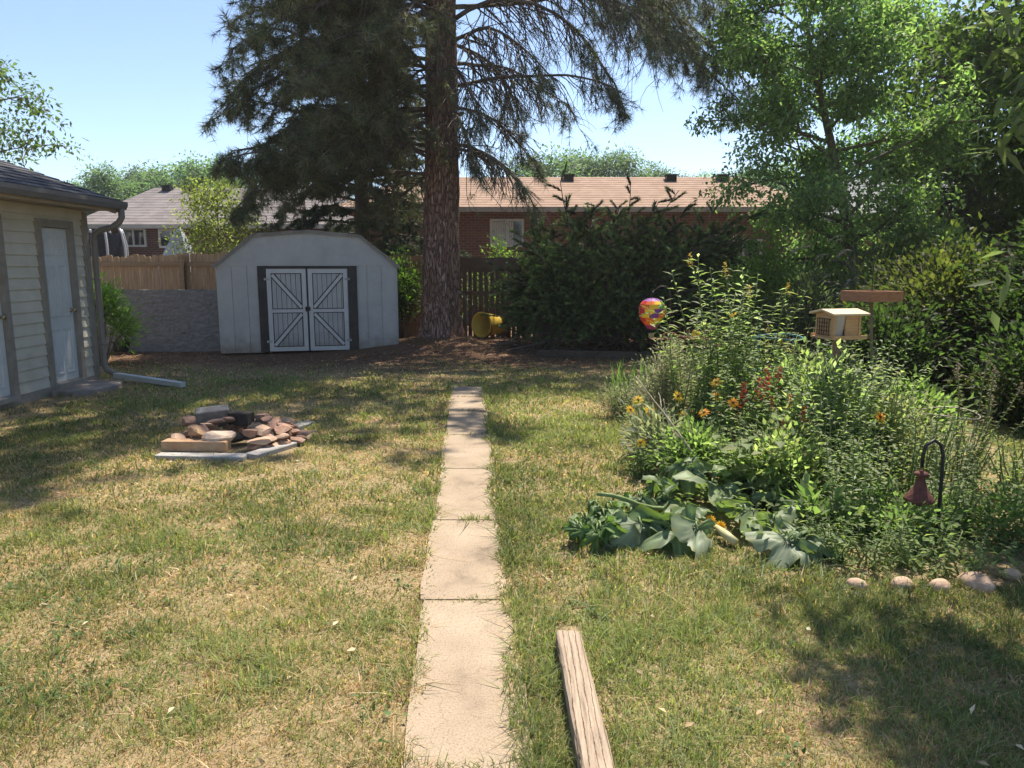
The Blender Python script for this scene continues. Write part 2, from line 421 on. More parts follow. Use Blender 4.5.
    P = np.stack([x, y, gz(x, y) + .03], 1); D = rand_dirs(n); D[:, 2] *= .3
    o = leaves('dry_leaves', P, D, np.tile([0, 0, 1.], (n, 1)) + .6 * rand_dirs(n), .025 + .03 * rng.random(n), .018, tints(n, [(.5, .38, .22), (.3, .19, .1), (.6, .52, .36)]), M['litter'], None)
    tag(o, 'small dry leaves scattered over the sunlit lawn', 'dry leaves', kind='stuff')

def merge(name, parts, mat, parent=None, loc=None):
    V = np.concatenate([p[0] for p in parts]); C = np.concatenate([p[2] for p in parts])
    off = 0; Fs = []
    for p in parts: Fs.append(p[1] + off); off += len(p[0])
    return np_mesh(name, V, np.concatenate(Fs), C, mat, parent, loc)

# ================================================================== GARAGE
def garage():
    G = thing('garage', 'cream lap sided garage with two pale doors and dark shingle roof', 'garage', (-5.75, 10.2, 0))
    siding = pmat('garage_siding', (.50, .455, .37), (.61, .57, .48), 3, .6, .08, c3=(.555, .515, .425))
    trim = pmat('garage_trim', (.23, .20, .165), (.32, .285, .24), 6, .6, .1)
    door_m = pmat('garage_door_paint', (.53, .545, .54), (.64, .65, .64), 2.5, .42, .05)
    gut = pmat('gutter_metal', (.15, .145, .14), (.20, .19, .185), 3, .4, .02)
    fasc = pmat('soffit_boards', (.36, .29, .21), (.45, .37, .28), 4, .7, .1)
    # core and lap boards
    mb = MB(); mb.box(-11.3, -5.80, 2.0, 10.15, 0, 2.30)
    pitch = .135
    def laps(y0, y1, z0, z1):
        z = z0
        while z < z1 - .02:
            t = min(z + pitch, z1)
            mb.prism([(-5.80, z), (-5.757, z), (-5.775, t), (-5.80, t)], 'y', y0, y1); z = t
    laps(2.0, 7.52, .10, 2.3); laps(8.50, 9.13, .10, 2.3); laps(9.86, 10.10, .10, 2.3)
    laps(7.52, 8.50, 2.15, 2.3); laps(9.13, 9.86, 2.15, 2.3)
    z = .1
    while z < 3.2:                                        # gable end boards
        half = 2.9 - max(0, (z - 2.3)) / .345
        if half > .1: mb.prism([(10.15, z), (10.20, z), (10.18, z + pitch), (10.15, z + pitch)], 'x', -8.5 - half, -8.5 + half - .15)
        z += pitch
    mb.prism([(-11.4, 2.3), (-5.75, 2.3), (-8.57, 3.3)], 'y', 2.0, 10.14)
    w = mb.build('wall', siding, G)
    f = MB(); f.box(-11.35, -5.745, 1.98, 10.16, -.1, .10)
    f.build('foundation', pmat('foundation_concrete', (.22, .19, .16), (.36, .32, .28), 6, .9, .3), G)
    c = MB(); c.box(-5.80, -5.735, 10.10, 10.215, .1, 2.3)
    c.build('corner_board', trim, G)
    # doors
    for y0, y1, knob in ((7.62, 8.40, True), (9.20, 9.77, True)):
        d = MB(); d.box(-5.80, -5.778, y0, y1, .12, 2.06)
        ww = (y1 - y0); mx = (y0 + y1) / 2
        for (a, b, zz0, zz1) in ((y0 + .08, mx - .03, .22, .80), (mx + .03, y1 - .08, .22, .80), (y0 + .08, mx - .03, .95, 1.60), (mx + .03, y1 - .08, .95, 1.60), (y0 + .08, mx - .03, 1.72, 1.95), (mx + .03, y1 - .08, 1.72, 1.95)):
            for q in ((a, a + .02, zz0, zz1), (b - .02, b, zz0, zz1), (a + .02, b - .02, zz0, zz0 + .02), (a + .02, b - .02, zz1 - .02, zz1)):
                d.box(-5.779, -5.767, q[0], q[1], q[2], q[3])
            d.box(-5.779, -5.773, a + .045, b - .045, zz0 + .045, zz1 - .045)
        D = d.build('door', door_m, G, bevel=.003)
        t = MB(); t.box(-5.80, -5.728, y0 - .085, y0 - .004, .06, 2.16); t.box(-5.80, -5.728, y1 + .004, y1 + .095, .06, 2.16); t.box(-5.80, -5.7265, y0 - .004, y1 + .004, 2.066, 2.16)
        t.build('door_frame', trim, D)
        s = MB(); s.box(-5.80, -5.68, y0 - .02, y1 + .02, .06, .115); s.build('threshold', pmat('threshold_metal', (.25, .23, .2), (.34, .31, .28), 8, .6, .1), D)
        k = MB(); kp = []
        k.lathe([(.028, 0), (.03, .008), (.012, .014), (.012, .04), (.028, .05), (.032, .065), (.024, .08), (.004, .085)], (0, 0, 0), 14)
        kv = [( -5.772 + z_, y1 - .07 + x_, 1.02 + y_) for x_, y_, z_ in k.v]; k.v = kv
        k.build('handle', pmat('knob_brass', (.35, .28, .16), (.45, .36, .2), 4, .3, .02, metallic=.9), D, smooth=True)
    # roof, two slopes; ridge runs along the garage
    sh, nt, b, out = new_mat('garage_shingles'); N, L = nt.nodes, nt.links
    shingle_nodes(nt, b, [(.2, (.035, .037, .045)), (.5, (.07, .072, .082)), (.8, (.115, .115, .125))], 3.2)
    ex, ez, rx, rz = -5.36, 2.46, -8.55, 3.55
    mb = MB()
    for k in (-1, 1):
        xe = rx + k * (ex - rx)
        mb.prism([(xe, ez), (rx, rz), (rx, rz - .07), (xe, ez - .07)], 'y', 1.8, 10.38)
    nst = 16
    for i in range(nst):                                  # shingle courses as thin steps
        t0, t1 = i / nst, (i + 1) / nst
        x0, z0 = ex + (rx - ex) * t0, ez + (rz - ez) * t0; x1, z1 = ex + (rx - ex) * t1, ez + (rz - ez) * t1
        mb.prism([(x0, z0 + .003), (x0, z0 + .02), (x1, z1 + .008), (x1, z1 + .003)], 'y', 1.8, 10.385)
    mb.build('roof', sh, G)
    mb = MB(); mb.box(-5.74, -5.40, 1.9, 10.3, 2.325, 2.345); mb.box(-5.40, -5.365, 1.9, 10.34, 2.31, 2.39)
    mb.bar((-5.40, 10.355, 2.36), (-8.55, 10.355, 3.43), .03, .14)
    mb.build('soffit', fasc, G)
    fz = MB(); fz.box(-5.80, -5.742, 2.0, 10.14, 2.20, 2.32); fz.build('frieze_board', siding, G)
    g = MB()
    prof = [(-5.364, 2.345), (-5.29, 2.345), (-5.262, 2.40), (-5.262, 2.45), (-5.275, 2.45), (-5.275, 2.405), (-5.30, 2.36), (-5.352, 2.36), (-5.352, 2.44), (-5.364, 2.44)]
    g.prism(prof, 'y', 1.8, 10.40)
    g.prism([(-5.362, 2.347), (-5.29, 2.347), (-5.264, 2.40), (-5.264, 2.447), (-5.362, 2.447)], 'y', 10.385, 10.395)
    g.build('gutter', gut, G)
    dsp = pmat('downspout_metal', (.17, .15, .13), (.23, .205, .18), 4, .45, .03)
    d = MB()
    pts = [(-5.31, 10.30, 2.35), (-5.31, 10.30, 2.24), (-5.35, 10.29, 2.17), (-5.44, 10.28, 2.11), (-5.60, 10.27, 2.07), (-5.68, 10.265, 2.02), (-5.70, 10.265, 1.92), (-5.70, 10.265, 1.0), (-5.70, 10.265, .22), (-5.67, 10.26, .15), (-5.58, 10.24, .11), (-5.50, 10.21, .095)]
    d.tube(pts, .042, 10)
    d.build('downspout', dsp, G, smooth=True)
    for zz in (1.4, .5):
        d = MB(); d.box(-5.76, -5.65, 10.225, 10.305, zz, zz + .02); d.build('downspout_strap', dsp, G)

    e = MB(); e.bar((-5.52, 10.20, .085), (-4.30, 9.55, .05), .085, .06)
    e.bar((-5.5, 10.19, .117), (-4.30, 9.55, .082), .093, .006)
    tag(e.build('downspout_extension', pmat('extension_plastic', (.42, .42, .41), (.52, .52, .50), 3, .5, .05), None, (-4.9, 9.87, 0), bevel=.006), 'pale grey downspout extension lying on grass by the garage corner', 'drain pipe')
    st = MB(); st.add([(-5.70, 9.02, .07), (-5.27, 9.10, .06), (-5.16, 9.55, .055), (-5.24, 9.86, .06), (-5.70, 9.84, .07)] + [(-5.70, 9.02, -.05), (-5.27, 9.10, -.05), (-5.16, 9.55, -.05), (-5.24, 9.86, -.05), (-5.70, 9.84, -.05)],
                      [(0, 1, 2, 3, 4)] + [(i, (i + 1) % 5, (i + 1) % 5 + 5, i + 5) for i in range(5)])
    tag(st.build('door_step', pmat('step_stone', (.20, .17, .15), (.33, .29, .26), 7, .9, .5), None, (-5.5, 9.4, 0), bevel=.012), 'low grey stone step in front of the farther garage door', 'step')

def shingle_nodes(nt, b, stops, sc):
    N, L = nt.nodes, nt.links
    tc = N.new('ShaderNodeTexCoord')
    n = N.new('ShaderNodeTexNoise'); n.inputs['Scale'].default_value = 55; n.inputs['Detail'].default_value = 4; L.new(tc.outputs['Object'], n.inputs['Vector'])
    v = N.new('ShaderNodeTexVoronoi'); v.inputs['Scale'].default_value = sc * 1.6; L.new(tc.outputs['Object'], v.inputs['Vector'])
    n3 = N.new('ShaderNodeTexNoise'); n3.inputs['Scale'].default_value = 1.1; n3.inputs['Detail'].default_value = 5; L.new(tc.outputs['Object'], n3.inputs['Vector'])
    sepc = N.new('ShaderNodeSeparateColor'); L.new(v.outputs['Color'], sepc.inputs[0])
    a = N.new('ShaderNodeMath'); a.operation = 'MULTIPLY_ADD'; L.new(n.outputs['Fac'], a.inputs[0]); a.inputs[1].default_value = .45
    m2 = N.new('ShaderNodeMath'); m2.operation = 'MULTIPLY_ADD'; L.new(sepc.outputs[0], m2.inputs[0]); m2.inputs[1].default_value = .25
    m3 = N.new('ShaderNodeMath'); m3.operation = 'MULTIPLY'; L.new(n3.outputs['Fac'], m3.inputs[0]); m3.inputs[1].default_value = .35
    L.new(m3.outputs[0], m2.inputs[2]); L.new(m2.outputs[0], a.inputs[2])
    r = ramp2(nt, a.outputs[0], stops); L.new(r.outputs[0], b.inputs['Base Color'])
    b.inputs['Roughness'].default_value = .92; b.inputs['Specular IOR Level'].default_value = .15
    bp = N.new('ShaderNodeBump'); bp.inputs['Strength'].default_value = .5; bp.inputs['Distance'].default_value = .02
    L.new(n.outputs['Fac'], bp.inputs['Height']); L.new(bp.outputs[0], b.inputs['Normal'])

# ================================================================== SHED
def shed():
    Y0 = 13.55; X0, X1 = -5.27, -2.10; xc = (X0 + X1) / 2; dep = 2.15; zb = .02
    S = thing('shed', 'pale grey gambrel roof garden shed with double doors', 'shed', (xc, Y0, 0))
    m, nt, b, out = new_mat('shed_paint'); N, L = nt.nodes, nt.links
    tc = N.new('ShaderNodeTexCoord')
    n = N.new('ShaderNodeTexNoise'); n.inputs['Scale'].default_value = 2.5; n.inputs['Detail'].default_value = 8; n.inputs['Roughness'].default_value = .7; L.new(tc.outputs['Object'], n.inputs['Vector'])
    r = ramp2(nt, n.outputs['Fac'], [(.25, (.34, .33, .315)), (.5, (.43, .415, .395)), (.75, (.49, .47, .44))])
    mp = N.new('ShaderNodeMapping'); mp.inputs['Scale'].default_value = (14, 14, 2.0); L.new(tc.outputs['Object'], mp.inputs['Vector'])
    n2 = N.new('ShaderNodeTexNoise'); n2.inputs['Scale'].default_value = 1.5; n2.inputs['Detail'].default_value = 9; n2.inputs['Roughness'].default_value = .75; L.new(mp.outputs[0], n2.inputs['Vector'])
    wr = ramp2(nt, n2.outputs['Fac'], [(.60, (0, 0, 0)), (.72, (.7, .7, .7))])
    x = N.new('ShaderNodeMix'); x.data_type = 'RGBA'; L.new(wr.outputs[0], x.inputs[0]); L.new(r.outputs[0], x.inputs[6]); x.inputs[7].default_value = (.30, .28, .25, 1)
    sz = N.new('ShaderNodeSeparateXYZ'); L.new(tc.outputs['Object'], sz.inputs[0])
    dn = N.new('ShaderNodeTexNoise'); dn.inputs['Scale'].default_value = 7; dn.inputs['Detail'].default_value = 8; L.new(tc.outputs['Object'], dn.inputs['Vector'])
    da = N.new('ShaderNodeMath'); da.operation = 'MULTIPLY_ADD'; L.new(dn.outputs['Fac'], da.inputs[0]); da.inputs[1].default_value = -.55; L.new(sz.outputs[2], da.inputs[2])
    dr_ = N.new('ShaderNodeMapRange'); dr_.inputs[1].default_value = .12; dr_.inputs[2].default_value = -.25; dr_.inputs[4].default_value = .75; L.new(da.outputs[0], dr_.inputs[0])
    x3 = N.new('ShaderNodeMix'); x3.data_type = 'RGBA'; L.new(dr_.outputs[0], x3.inputs[0]); L.new(x.outputs[2], x3.inputs[6]); x3.inputs[7].default_value = (.20, .15, .105, 1)
    L.new(x3.outputs[2], b.inputs['Base Color']); b.inputs['Roughness'].default_value = .65
    bp = N.new('ShaderNodeBump'); bp.inputs['Strength'].default_value = .25; bp.inputs['Distance'].default_value = .01; L.new(n2.outputs['Fac'], bp.inputs['Height']); L.new(bp.outputs[0], b.inputs['Normal'])
    paint = m
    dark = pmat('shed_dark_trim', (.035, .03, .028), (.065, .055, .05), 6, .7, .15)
    ze, zk, zp = 1.60, 2.12, 2.19; xk = .92
    prof = [(X0 + .02, zb + .05), (X1 - .02, zb + .05), (X1 - .02, ze), (xc + xk - .03, zk - .02), (xc, zp - .02), (xc - xk + .03, zk - .02), (X0 + .02, ze)]
    mb = MB(); mb.prism(prof, 'y', Y0 + .02, Y0 + dep)
    # front boards with gaps between them
    x = X0
    while x < X1 - .01:
        x2 = min(x + .262, X1)
        if x2 < -4.52 or x > -2.86:
            mb.box(x + .003, x2 - .003, Y0, Y0 + .024, zb + .01, ze - .01)
        else:
            if x < -4.52 - .02: mb.box(x + .003, -4.52, Y0, Y0 + .024, zb + .01, ze - .01)
            if x2 > -2.86 + .02: mb.box(-2.86, x2 - .003, Y0, Y0 + .024, zb + .01, ze - .01)
        x = x2
    # gable boards above, standing a little proud
    mb.prism([(X0 - .02, ze - .012), (X1 + .02, ze - .012), (X1 + .015, ze + .012), (xc + xk, zk - .015), (xc, zp - .015), (xc - xk, zk - .015), (X0 - .015, ze + .012)], 'y', Y0 - .012, Y0 + .022)
    k = 0
    y = Y0 + .1
    while y < Y0 + dep - .1:                              # side boards
        for xx in (X0, X1):
            mb.box(xx - (.012 if xx == X0 else 0) + (0 if xx == X0 else -.022), xx + (.022 if xx == X0 else .012), y, y + .255, zb + .02, ze - .02)
        y += .262
    mb.build('wall', paint, S)
    roofm, nt, b, out = new_mat('shed_shingles'); shingle_nodes(nt, b, [(.2, (.16, .14, .125)), (.5, (.26, .235, .21)), (.8, (.36, .33, .30))], 3)
    mb = MB(); ov = .05
    pts = [(X0 - ov, ze - .035), (xc - xk, zk + .01), (xc, zp + .015), (xc + xk, zk + .01), (X1 + ov, ze - .035)]
    for a, c in zip(pts[:-1], pts[1:]):
        nx, nz_ = -(c[1] - a[1]), c[0] - a[0]; l = math.hypot(nx, nz_); nx, nz_ = nx / l * .018, nz_ / l * .018
        mb.prism([a, c, (c[0] + nx, c[1] + nz_), (a[0] + nx, a[1] + nz_)], 'y', Y0 - .07, Y0 + dep + .06)
    mb.build('roof', roofm, S)
    mb = MB()
    for a, c in zip(pts[:-1], pts[1:]): mb.bar((a[0], Y0 - .045, a[1] - .018), (c[0], Y0 - .045, c[1] - .018), .03, .03)
    mb.build('rake_trim', roofm, S)
    # dark trims and doors
    mb = MB(); mb.box(-4.57, -4.43, Y0 - .022, Y0 + .02, zb + .02, ze - .016); mb.box(-2.99, -2.83, Y0 - .022, Y0 + .02, zb + .02, ze - .016); mb.box(-4.43, -2.99, Y0 - .019, Y0 + .02, ze - .06, ze - .016)
    mb.box(-3.735, -3.705, Y0 - .010, Y0 + .02, zb + .02, ze - .06)
    mb.build('door_trim', dark, S)
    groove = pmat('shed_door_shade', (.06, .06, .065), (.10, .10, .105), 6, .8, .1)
    for x0, x1, flip in ((-4.415, -3.735, 1), (-3.70, -3.005, -1)):
        z0, z1 = zb + .03, ze - .07; st = .075; zm = (z0 + z1) / 2 - .01
        p = MB(); q = x0 + st
        while q < x1 - st - .01:                          # planks behind the frame
            q2 = min(q + .085, x1 - st); p.box(q + .004, q2 - .004, Y0 - .004, Y0 + .012, z0 + .03, z1 - .03); q = q2
        D = p.build('door', paint, S)
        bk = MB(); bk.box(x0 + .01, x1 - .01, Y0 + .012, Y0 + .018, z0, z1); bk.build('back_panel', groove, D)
        ol = MB()  # dark strips painted in as shadow gaps round the braces and frame
        fr = MB(); y0, y1 = Y0 - .026, Y0 - .005
        fr.box(x0, x0 + st, y0, y1, z0, z1); fr.box(x1 - st, x1, y0, y1, z0, z1)
        for a, c in ((z0, z0 + st), (zm - .03, zm + .03), (z1 - st, z1)): fr.box(x0 + st, x1 - st, y0, y1, a, c)
        xa, xb = (x0 + st, x1 - st) if flip == 1 else (x1 - st, x0 + st)
        for (za, zb_) in ((z1 - st, zm + .03), (z0 + st, zm - .03)):
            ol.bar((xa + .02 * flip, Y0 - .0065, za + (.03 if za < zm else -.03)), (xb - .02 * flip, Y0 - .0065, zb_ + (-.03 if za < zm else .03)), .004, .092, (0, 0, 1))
            fr.bar((xa + .02 * flip, Y0 - .0165, za + (.03 if za < zm else -.03)), (xb - .02 * flip, Y0 - .0165, zb_ + (-.03 if za < zm else .03)), .017, .055, (0, 0, 1))
        fr.build('frame', pmat('shed_brace_paint', (.50, .485, .465), (.60, .58, .555), 4, .6, .1), D)
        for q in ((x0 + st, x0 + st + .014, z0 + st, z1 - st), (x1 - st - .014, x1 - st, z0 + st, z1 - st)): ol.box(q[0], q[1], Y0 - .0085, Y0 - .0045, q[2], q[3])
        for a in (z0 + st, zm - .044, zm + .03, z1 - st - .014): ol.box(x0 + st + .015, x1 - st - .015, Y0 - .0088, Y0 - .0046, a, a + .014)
        ol.build('brace_shadow', dark, D)
        for zz in (z0 + .18, z1 - .18):
            hg = MB(); xx = x0 if flip == 1 else x1
            hg.box(xx - .045, xx + .045, Y0 - .034, Y0 - .0265, zz - .02, zz + .02)
            hg.build('hinge', M['hinge_iron'], D)
        if flip == 1:
            h = MB(); h.box(x1 - .03, x1 + .06, Y0 - .042, Y0 - .0265, .78, .85); h.tube([(x1 - .01, Y0 - .05, .85), (x1 - .01, Y0 - .075, .85), (x1 - .01, Y0 - .075, .76), (x1 - .01, Y0 - .05, .76)], .008, 6)
            h.build('handle', M['metal_black'], D)
    S.rotation_euler.z = R(12)

# ================================================================== WALLS AND FENCES
def fences():
    m, nt, b, out = new_mat('rough_concrete'); N, L = nt.nodes, nt.links
    tc = N.new('ShaderNodeTexCoord')
    v = N.new('ShaderNodeTexVoronoi'); v.inputs['Scale'].default_value = 14; L.new(tc.outputs['Object'], v.inputs['Vector'])
    n = N.new('ShaderNodeTexNoise'); n.inputs['Scale'].default_value = 16; n.inputs['Detail'].default_value = 9; n.inputs['Roughness'].default_value = .7; wm = N.new('ShaderNodeMapping'); wm.inputs['Scale'].default_value = (.5, 1, 1.8); L.new(tc.outputs['Object'], wm.inputs['Vector']); L.new(wm.outputs[0], n.inputs['Vector'])
    r = ramp2(nt, n.outputs['Fac'], [(.3, (.13, .125, .12)), (.7, (.27, .26, .255))]); L.new(r.outputs[0], b.inputs['Base Color'])
    b.inputs['Roughness'].default_value = .95
    bp = N.new('ShaderNodeBump'); bp.inputs['Strength'].default_value = .6; bp.inputs['Distance'].default_value = .02
    ad = N.new('ShaderNodeMath'); ad.operation = 'ADD'; L.new(v.outputs['Distance'], ad.inputs[0]); L.new(n.outputs['Fac'], ad.inputs[1])
    L.new(ad.outputs[0], bp.inputs['Height']); L.new(bp.outputs[0], b.inputs['Normal'])
    # rough face as real relief
    V, F = [], []
    x0, x1, z0, z1 = -12.5, -5.30, -.1, 1.15; nx, nz_ = 240, 42
    for j in range(nz_ + 1):
        for i in range(nx + 1):
            x = x0 + (x1 - x0) * i / nx; z = z0 + (z1 - z0) * j / nz_
            V.append((x, 13.86 - .012 * (noise.noise((x * 7, 0, z * 9)) + .8 * noise.noise((x * 18, 3, z * 24))), z + (.018 * noise.noise((x * 3, 7, 0)) if j == nz_ else 0)))
    for j in range(nz_):
        for i in range(nx):
            a = j * (nx + 1) + i; F.append((a, a + 1, a + nx + 2, a + nx + 1))
    w = MB(); w.add(V, F); w.box(x0, x1, 13.90, 14.08, -.1, 1.14)
    tag(w.build('retaining_wall', m, None, (-8, 13.9, 0)), 'rough grey stone wall below the wooden fence, left of the shed', 'wall')

    def fence(name, label, x0, x1, Y, top, pw, gap, mats, post_step, side, wav=.03):
        T = thing(name, label, 'fence', (x0, Y, 0))
        mb = MB(); x = x0
        while x < x1:
            w_ = pw * random.uniform(.93, 1.05); h = top + random.uniform(-wav, wav) + .04 * math.sin(x * .9); t = random.uniform(-.006, .006); tx = random.uniform(-.012, .012)
            c = .03
            P = [(x, .04), (x + w_, .04), (x + w_ + tx, h - c), (x + w_ - c + tx, h), (x + c + tx, h), (x + tx, h - c)]
            mb.prism(P, 'y', Y + t, Y + t + .018); x += w_ + gap * random.uniform(.6, 1.4)
        mb.build('picket_panel', mats[0], T)
        for z in (.35, 1.0, top - .22):
            r_ = MB(); r_.box(x0, x1, Y + side * .03 - .0225, Y + side * .03 + .0225, z - .045, z + .045); r_.build('rail', mats[1], T)
        x = x0 + .4
        while x < x1:
            p = MB(); p.box(x - .05, x + .05, Y + side * .11 - .05, Y + side * .11 + .05, -.1, top + random.uniform(-.05, .02)); p.build('post', mats[1], T); x += post_step
        return T
    cedar = pmat('cedar_boards', (.27, .17, .09), (.45, .31, .185), 5, .85, .3, (5, 5, .5), c3=(.36, .24, .135))
    cedar_d = pmat('cedar_rails', (.22, .14, .075), (.34, .23, .135), 5, .85, .3, (.5, 5, 5))
    old = pmat('old_fence_boards', (.085, .06, .045), (.17, .12, .09), 5, .9, .35, (5, 5, .5), c3=(.12, .085, .065))
    old_d = pmat('old_fence_rails', (.08, .06, .045), (.15, .11, .085), 5, .9, .3)
    fence('board_fence', 'tan cedar picket fence standing behind the grey stone wall', -17, -1.9, 16.0, 1.84, .13, .006, (cedar, cedar_d), 2.4, -1)
    F2 = fence('board_fence', 'dark weathered picket fence behind the juniper and pine', -1.75, 8.6, 16.05, 1.72, .085, .03, (old, old_d), 2.4, -1, .02)
    b_ = MB(); b_.box(-1.75, 8.6, 15.975, 15.99, 1.5, 1.76); b_.build('top_board', old_d, F2)
    redb = pmat('red_boards', (.13, .045, .03), (.22, .08, .055), 5, .85, .3, (5, 5, .5))
    F3 = fence('board_fence', 'red brown board fence with a pale cap rail at far right', 8.7, 16.5, 16.2, 1.98, .14, .004, (redb, redb), 2.4, 1, .004)
    b_ = MB(); b_.box(8.65, 16.5, 16.12, 16.3, 2.02, 2.07); b_.build('cap_rail', pmat('cap_rail_paint', (.40, .33, .30), (.52, .44, .40), 4, .7, .1), F3)
# ================================================================== HOUSES BEHIND
def brick(name, c1, c2, mortar):
    m, nt, b, out = new_mat(name); N, L = nt.nodes, nt.links
    tc = N.new('ShaderNodeTexCoord'); mp = N.new('ShaderNodeMapping'); mp.inputs['Rotation'].default_value = (R(90), 0, 0); L.new(tc.outputs['Object'], mp.inputs['Vector'])
    t = N.new('ShaderNodeTexBrick'); t.inputs['Scale'].default_value = 1; t.inputs['Brick Width'].default_value = .22; t.inputs['Row Height'].default_value = .075; t.inputs['Mortar Size'].default_value = .008
    t.inputs['Color1'].default_value = (*c1, 1); t.inputs['Color2'].default_value = (*c2, 1); t.inputs['Mortar'].default_value = (*mortar, 1)
    L.new(mp.outputs[0], t.inputs['Vector']); L.new(t.outputs['Color'], b.inputs['Base Color']); b.inputs['Roughness'].default_value = .9
    return m
def house(name, label, x0, x1, y0, y1, eave, ridge, wallm, roofm, wins, vents, hip=1.0, ov=.45, curtain=False):
    H = thing(name, label, 'house', ((x0 + x1) / 2, y0, 0))
    mb = MB(); mb.box(x0, x1, y0, y1, 0, eave - .02); mb.build('wall', wallm, H)
    ym = (y0 + y1) / 2; a, b_ = y0 - ov, y1 + ov; l, r = x0 - ov, x1 + ov; hx = hip
    mb = MB()
    mb.add([(l, a, eave), (r, a, eave), (r, b_, eave), (l, b_, eave), (l + hx, ym, ridge), (r - hx, ym, ridge), (l, a, eave - .1), (r, a, eave - .1), (r, b_, eave - .1), (l, b_, eave - .1)],
           [(0, 1, 5, 4), (1, 2, 5), (2, 3, 4, 5), (3, 0, 4), (0, 6, 7, 1), (1, 7, 8, 2), (2, 8, 9, 3), (3, 9, 6, 0), (6, 9, 8, 7)])
    n = 14
    for i in range(n):                                    # courses of shingles on the near slope
        t0, t1 = i / n, (i + 1) / n
        def pt(t, s, dz):
            xx = l + hx * t if s < 0 else r - hx * t
            return (xx, a + (ym - a) * t, eave + (ridge - eave) * t + dz * .35)
        mb.add([pt(t0, -1, .004), pt(t0, 1, .004), pt(t0, 1, .03), pt(t0, -1, .03), pt(t1, -1, .006), pt(t1, 1, .006)], [(0, 1, 2, 3), (3, 2, 5, 4)])
    rf = mb.build('roof', roofm, H)
    g = MB(); g.box(l - .01, r + .01, a - .10, a - .003, eave - .13, eave + .01); g.build('gutter', M['trim_pale'], H)
    for x, y in vents:
        t = (y - a) / (ym - a); z = eave + (ridge - eave) * t
        v = MB(); v.box(x - .16, x + .16, y - .16, y + .16, z - .05, z + .14); v.box(x - .2, x + .2, y - .2, y + .2, z + .14, z + .18)
        v.build('roof_vent', M['metal_black'], rf)
    for (wx0, wx1, wz0, wz1) in wins:
        f = MB(); k = .07
        for q in ((wx0, wx0 + k, wz0, wz1), (wx1 - k, wx1, wz0, wz1), (wx0 + k, wx1 - k, wz0, wz0 + k), (wx0 + k, wx1 - k, wz1 - k, wz1), ((wx0 + wx1) / 2 - .03, (wx0 + wx1) / 2 + .03, wz0 + k, wz1 - k)):
            f.box(q[0], q[1], y0 - .06, y0 + .02, q[2], q[3])
        w = f.build('window', M['white_paint'], H)
        p = MB(); p.box(wx0 + .02, wx1 - .02, y0 - .03, y0 - .012, wz0 + .02, wz1 - .02); p.build('pane', M['glass'], w)
        if curtain and wx0 < 0:
            p = MB(); q = wx0 + .075; xe = wx0 + (wx1 - wx0) * .66
            while q < xe: p.prism([(q, y0 - .034), (q + .03, y0 - .05), (q + .06, y0 - .034)], 'z', wz0 + .08, wz1 - .08) if False else p.box(q, q + .048, y0 - .05, y0 - .034, wz0 + .08, wz1 - .08); q += .056
            p.build('curtain', M['white_paint'], w)
    return H

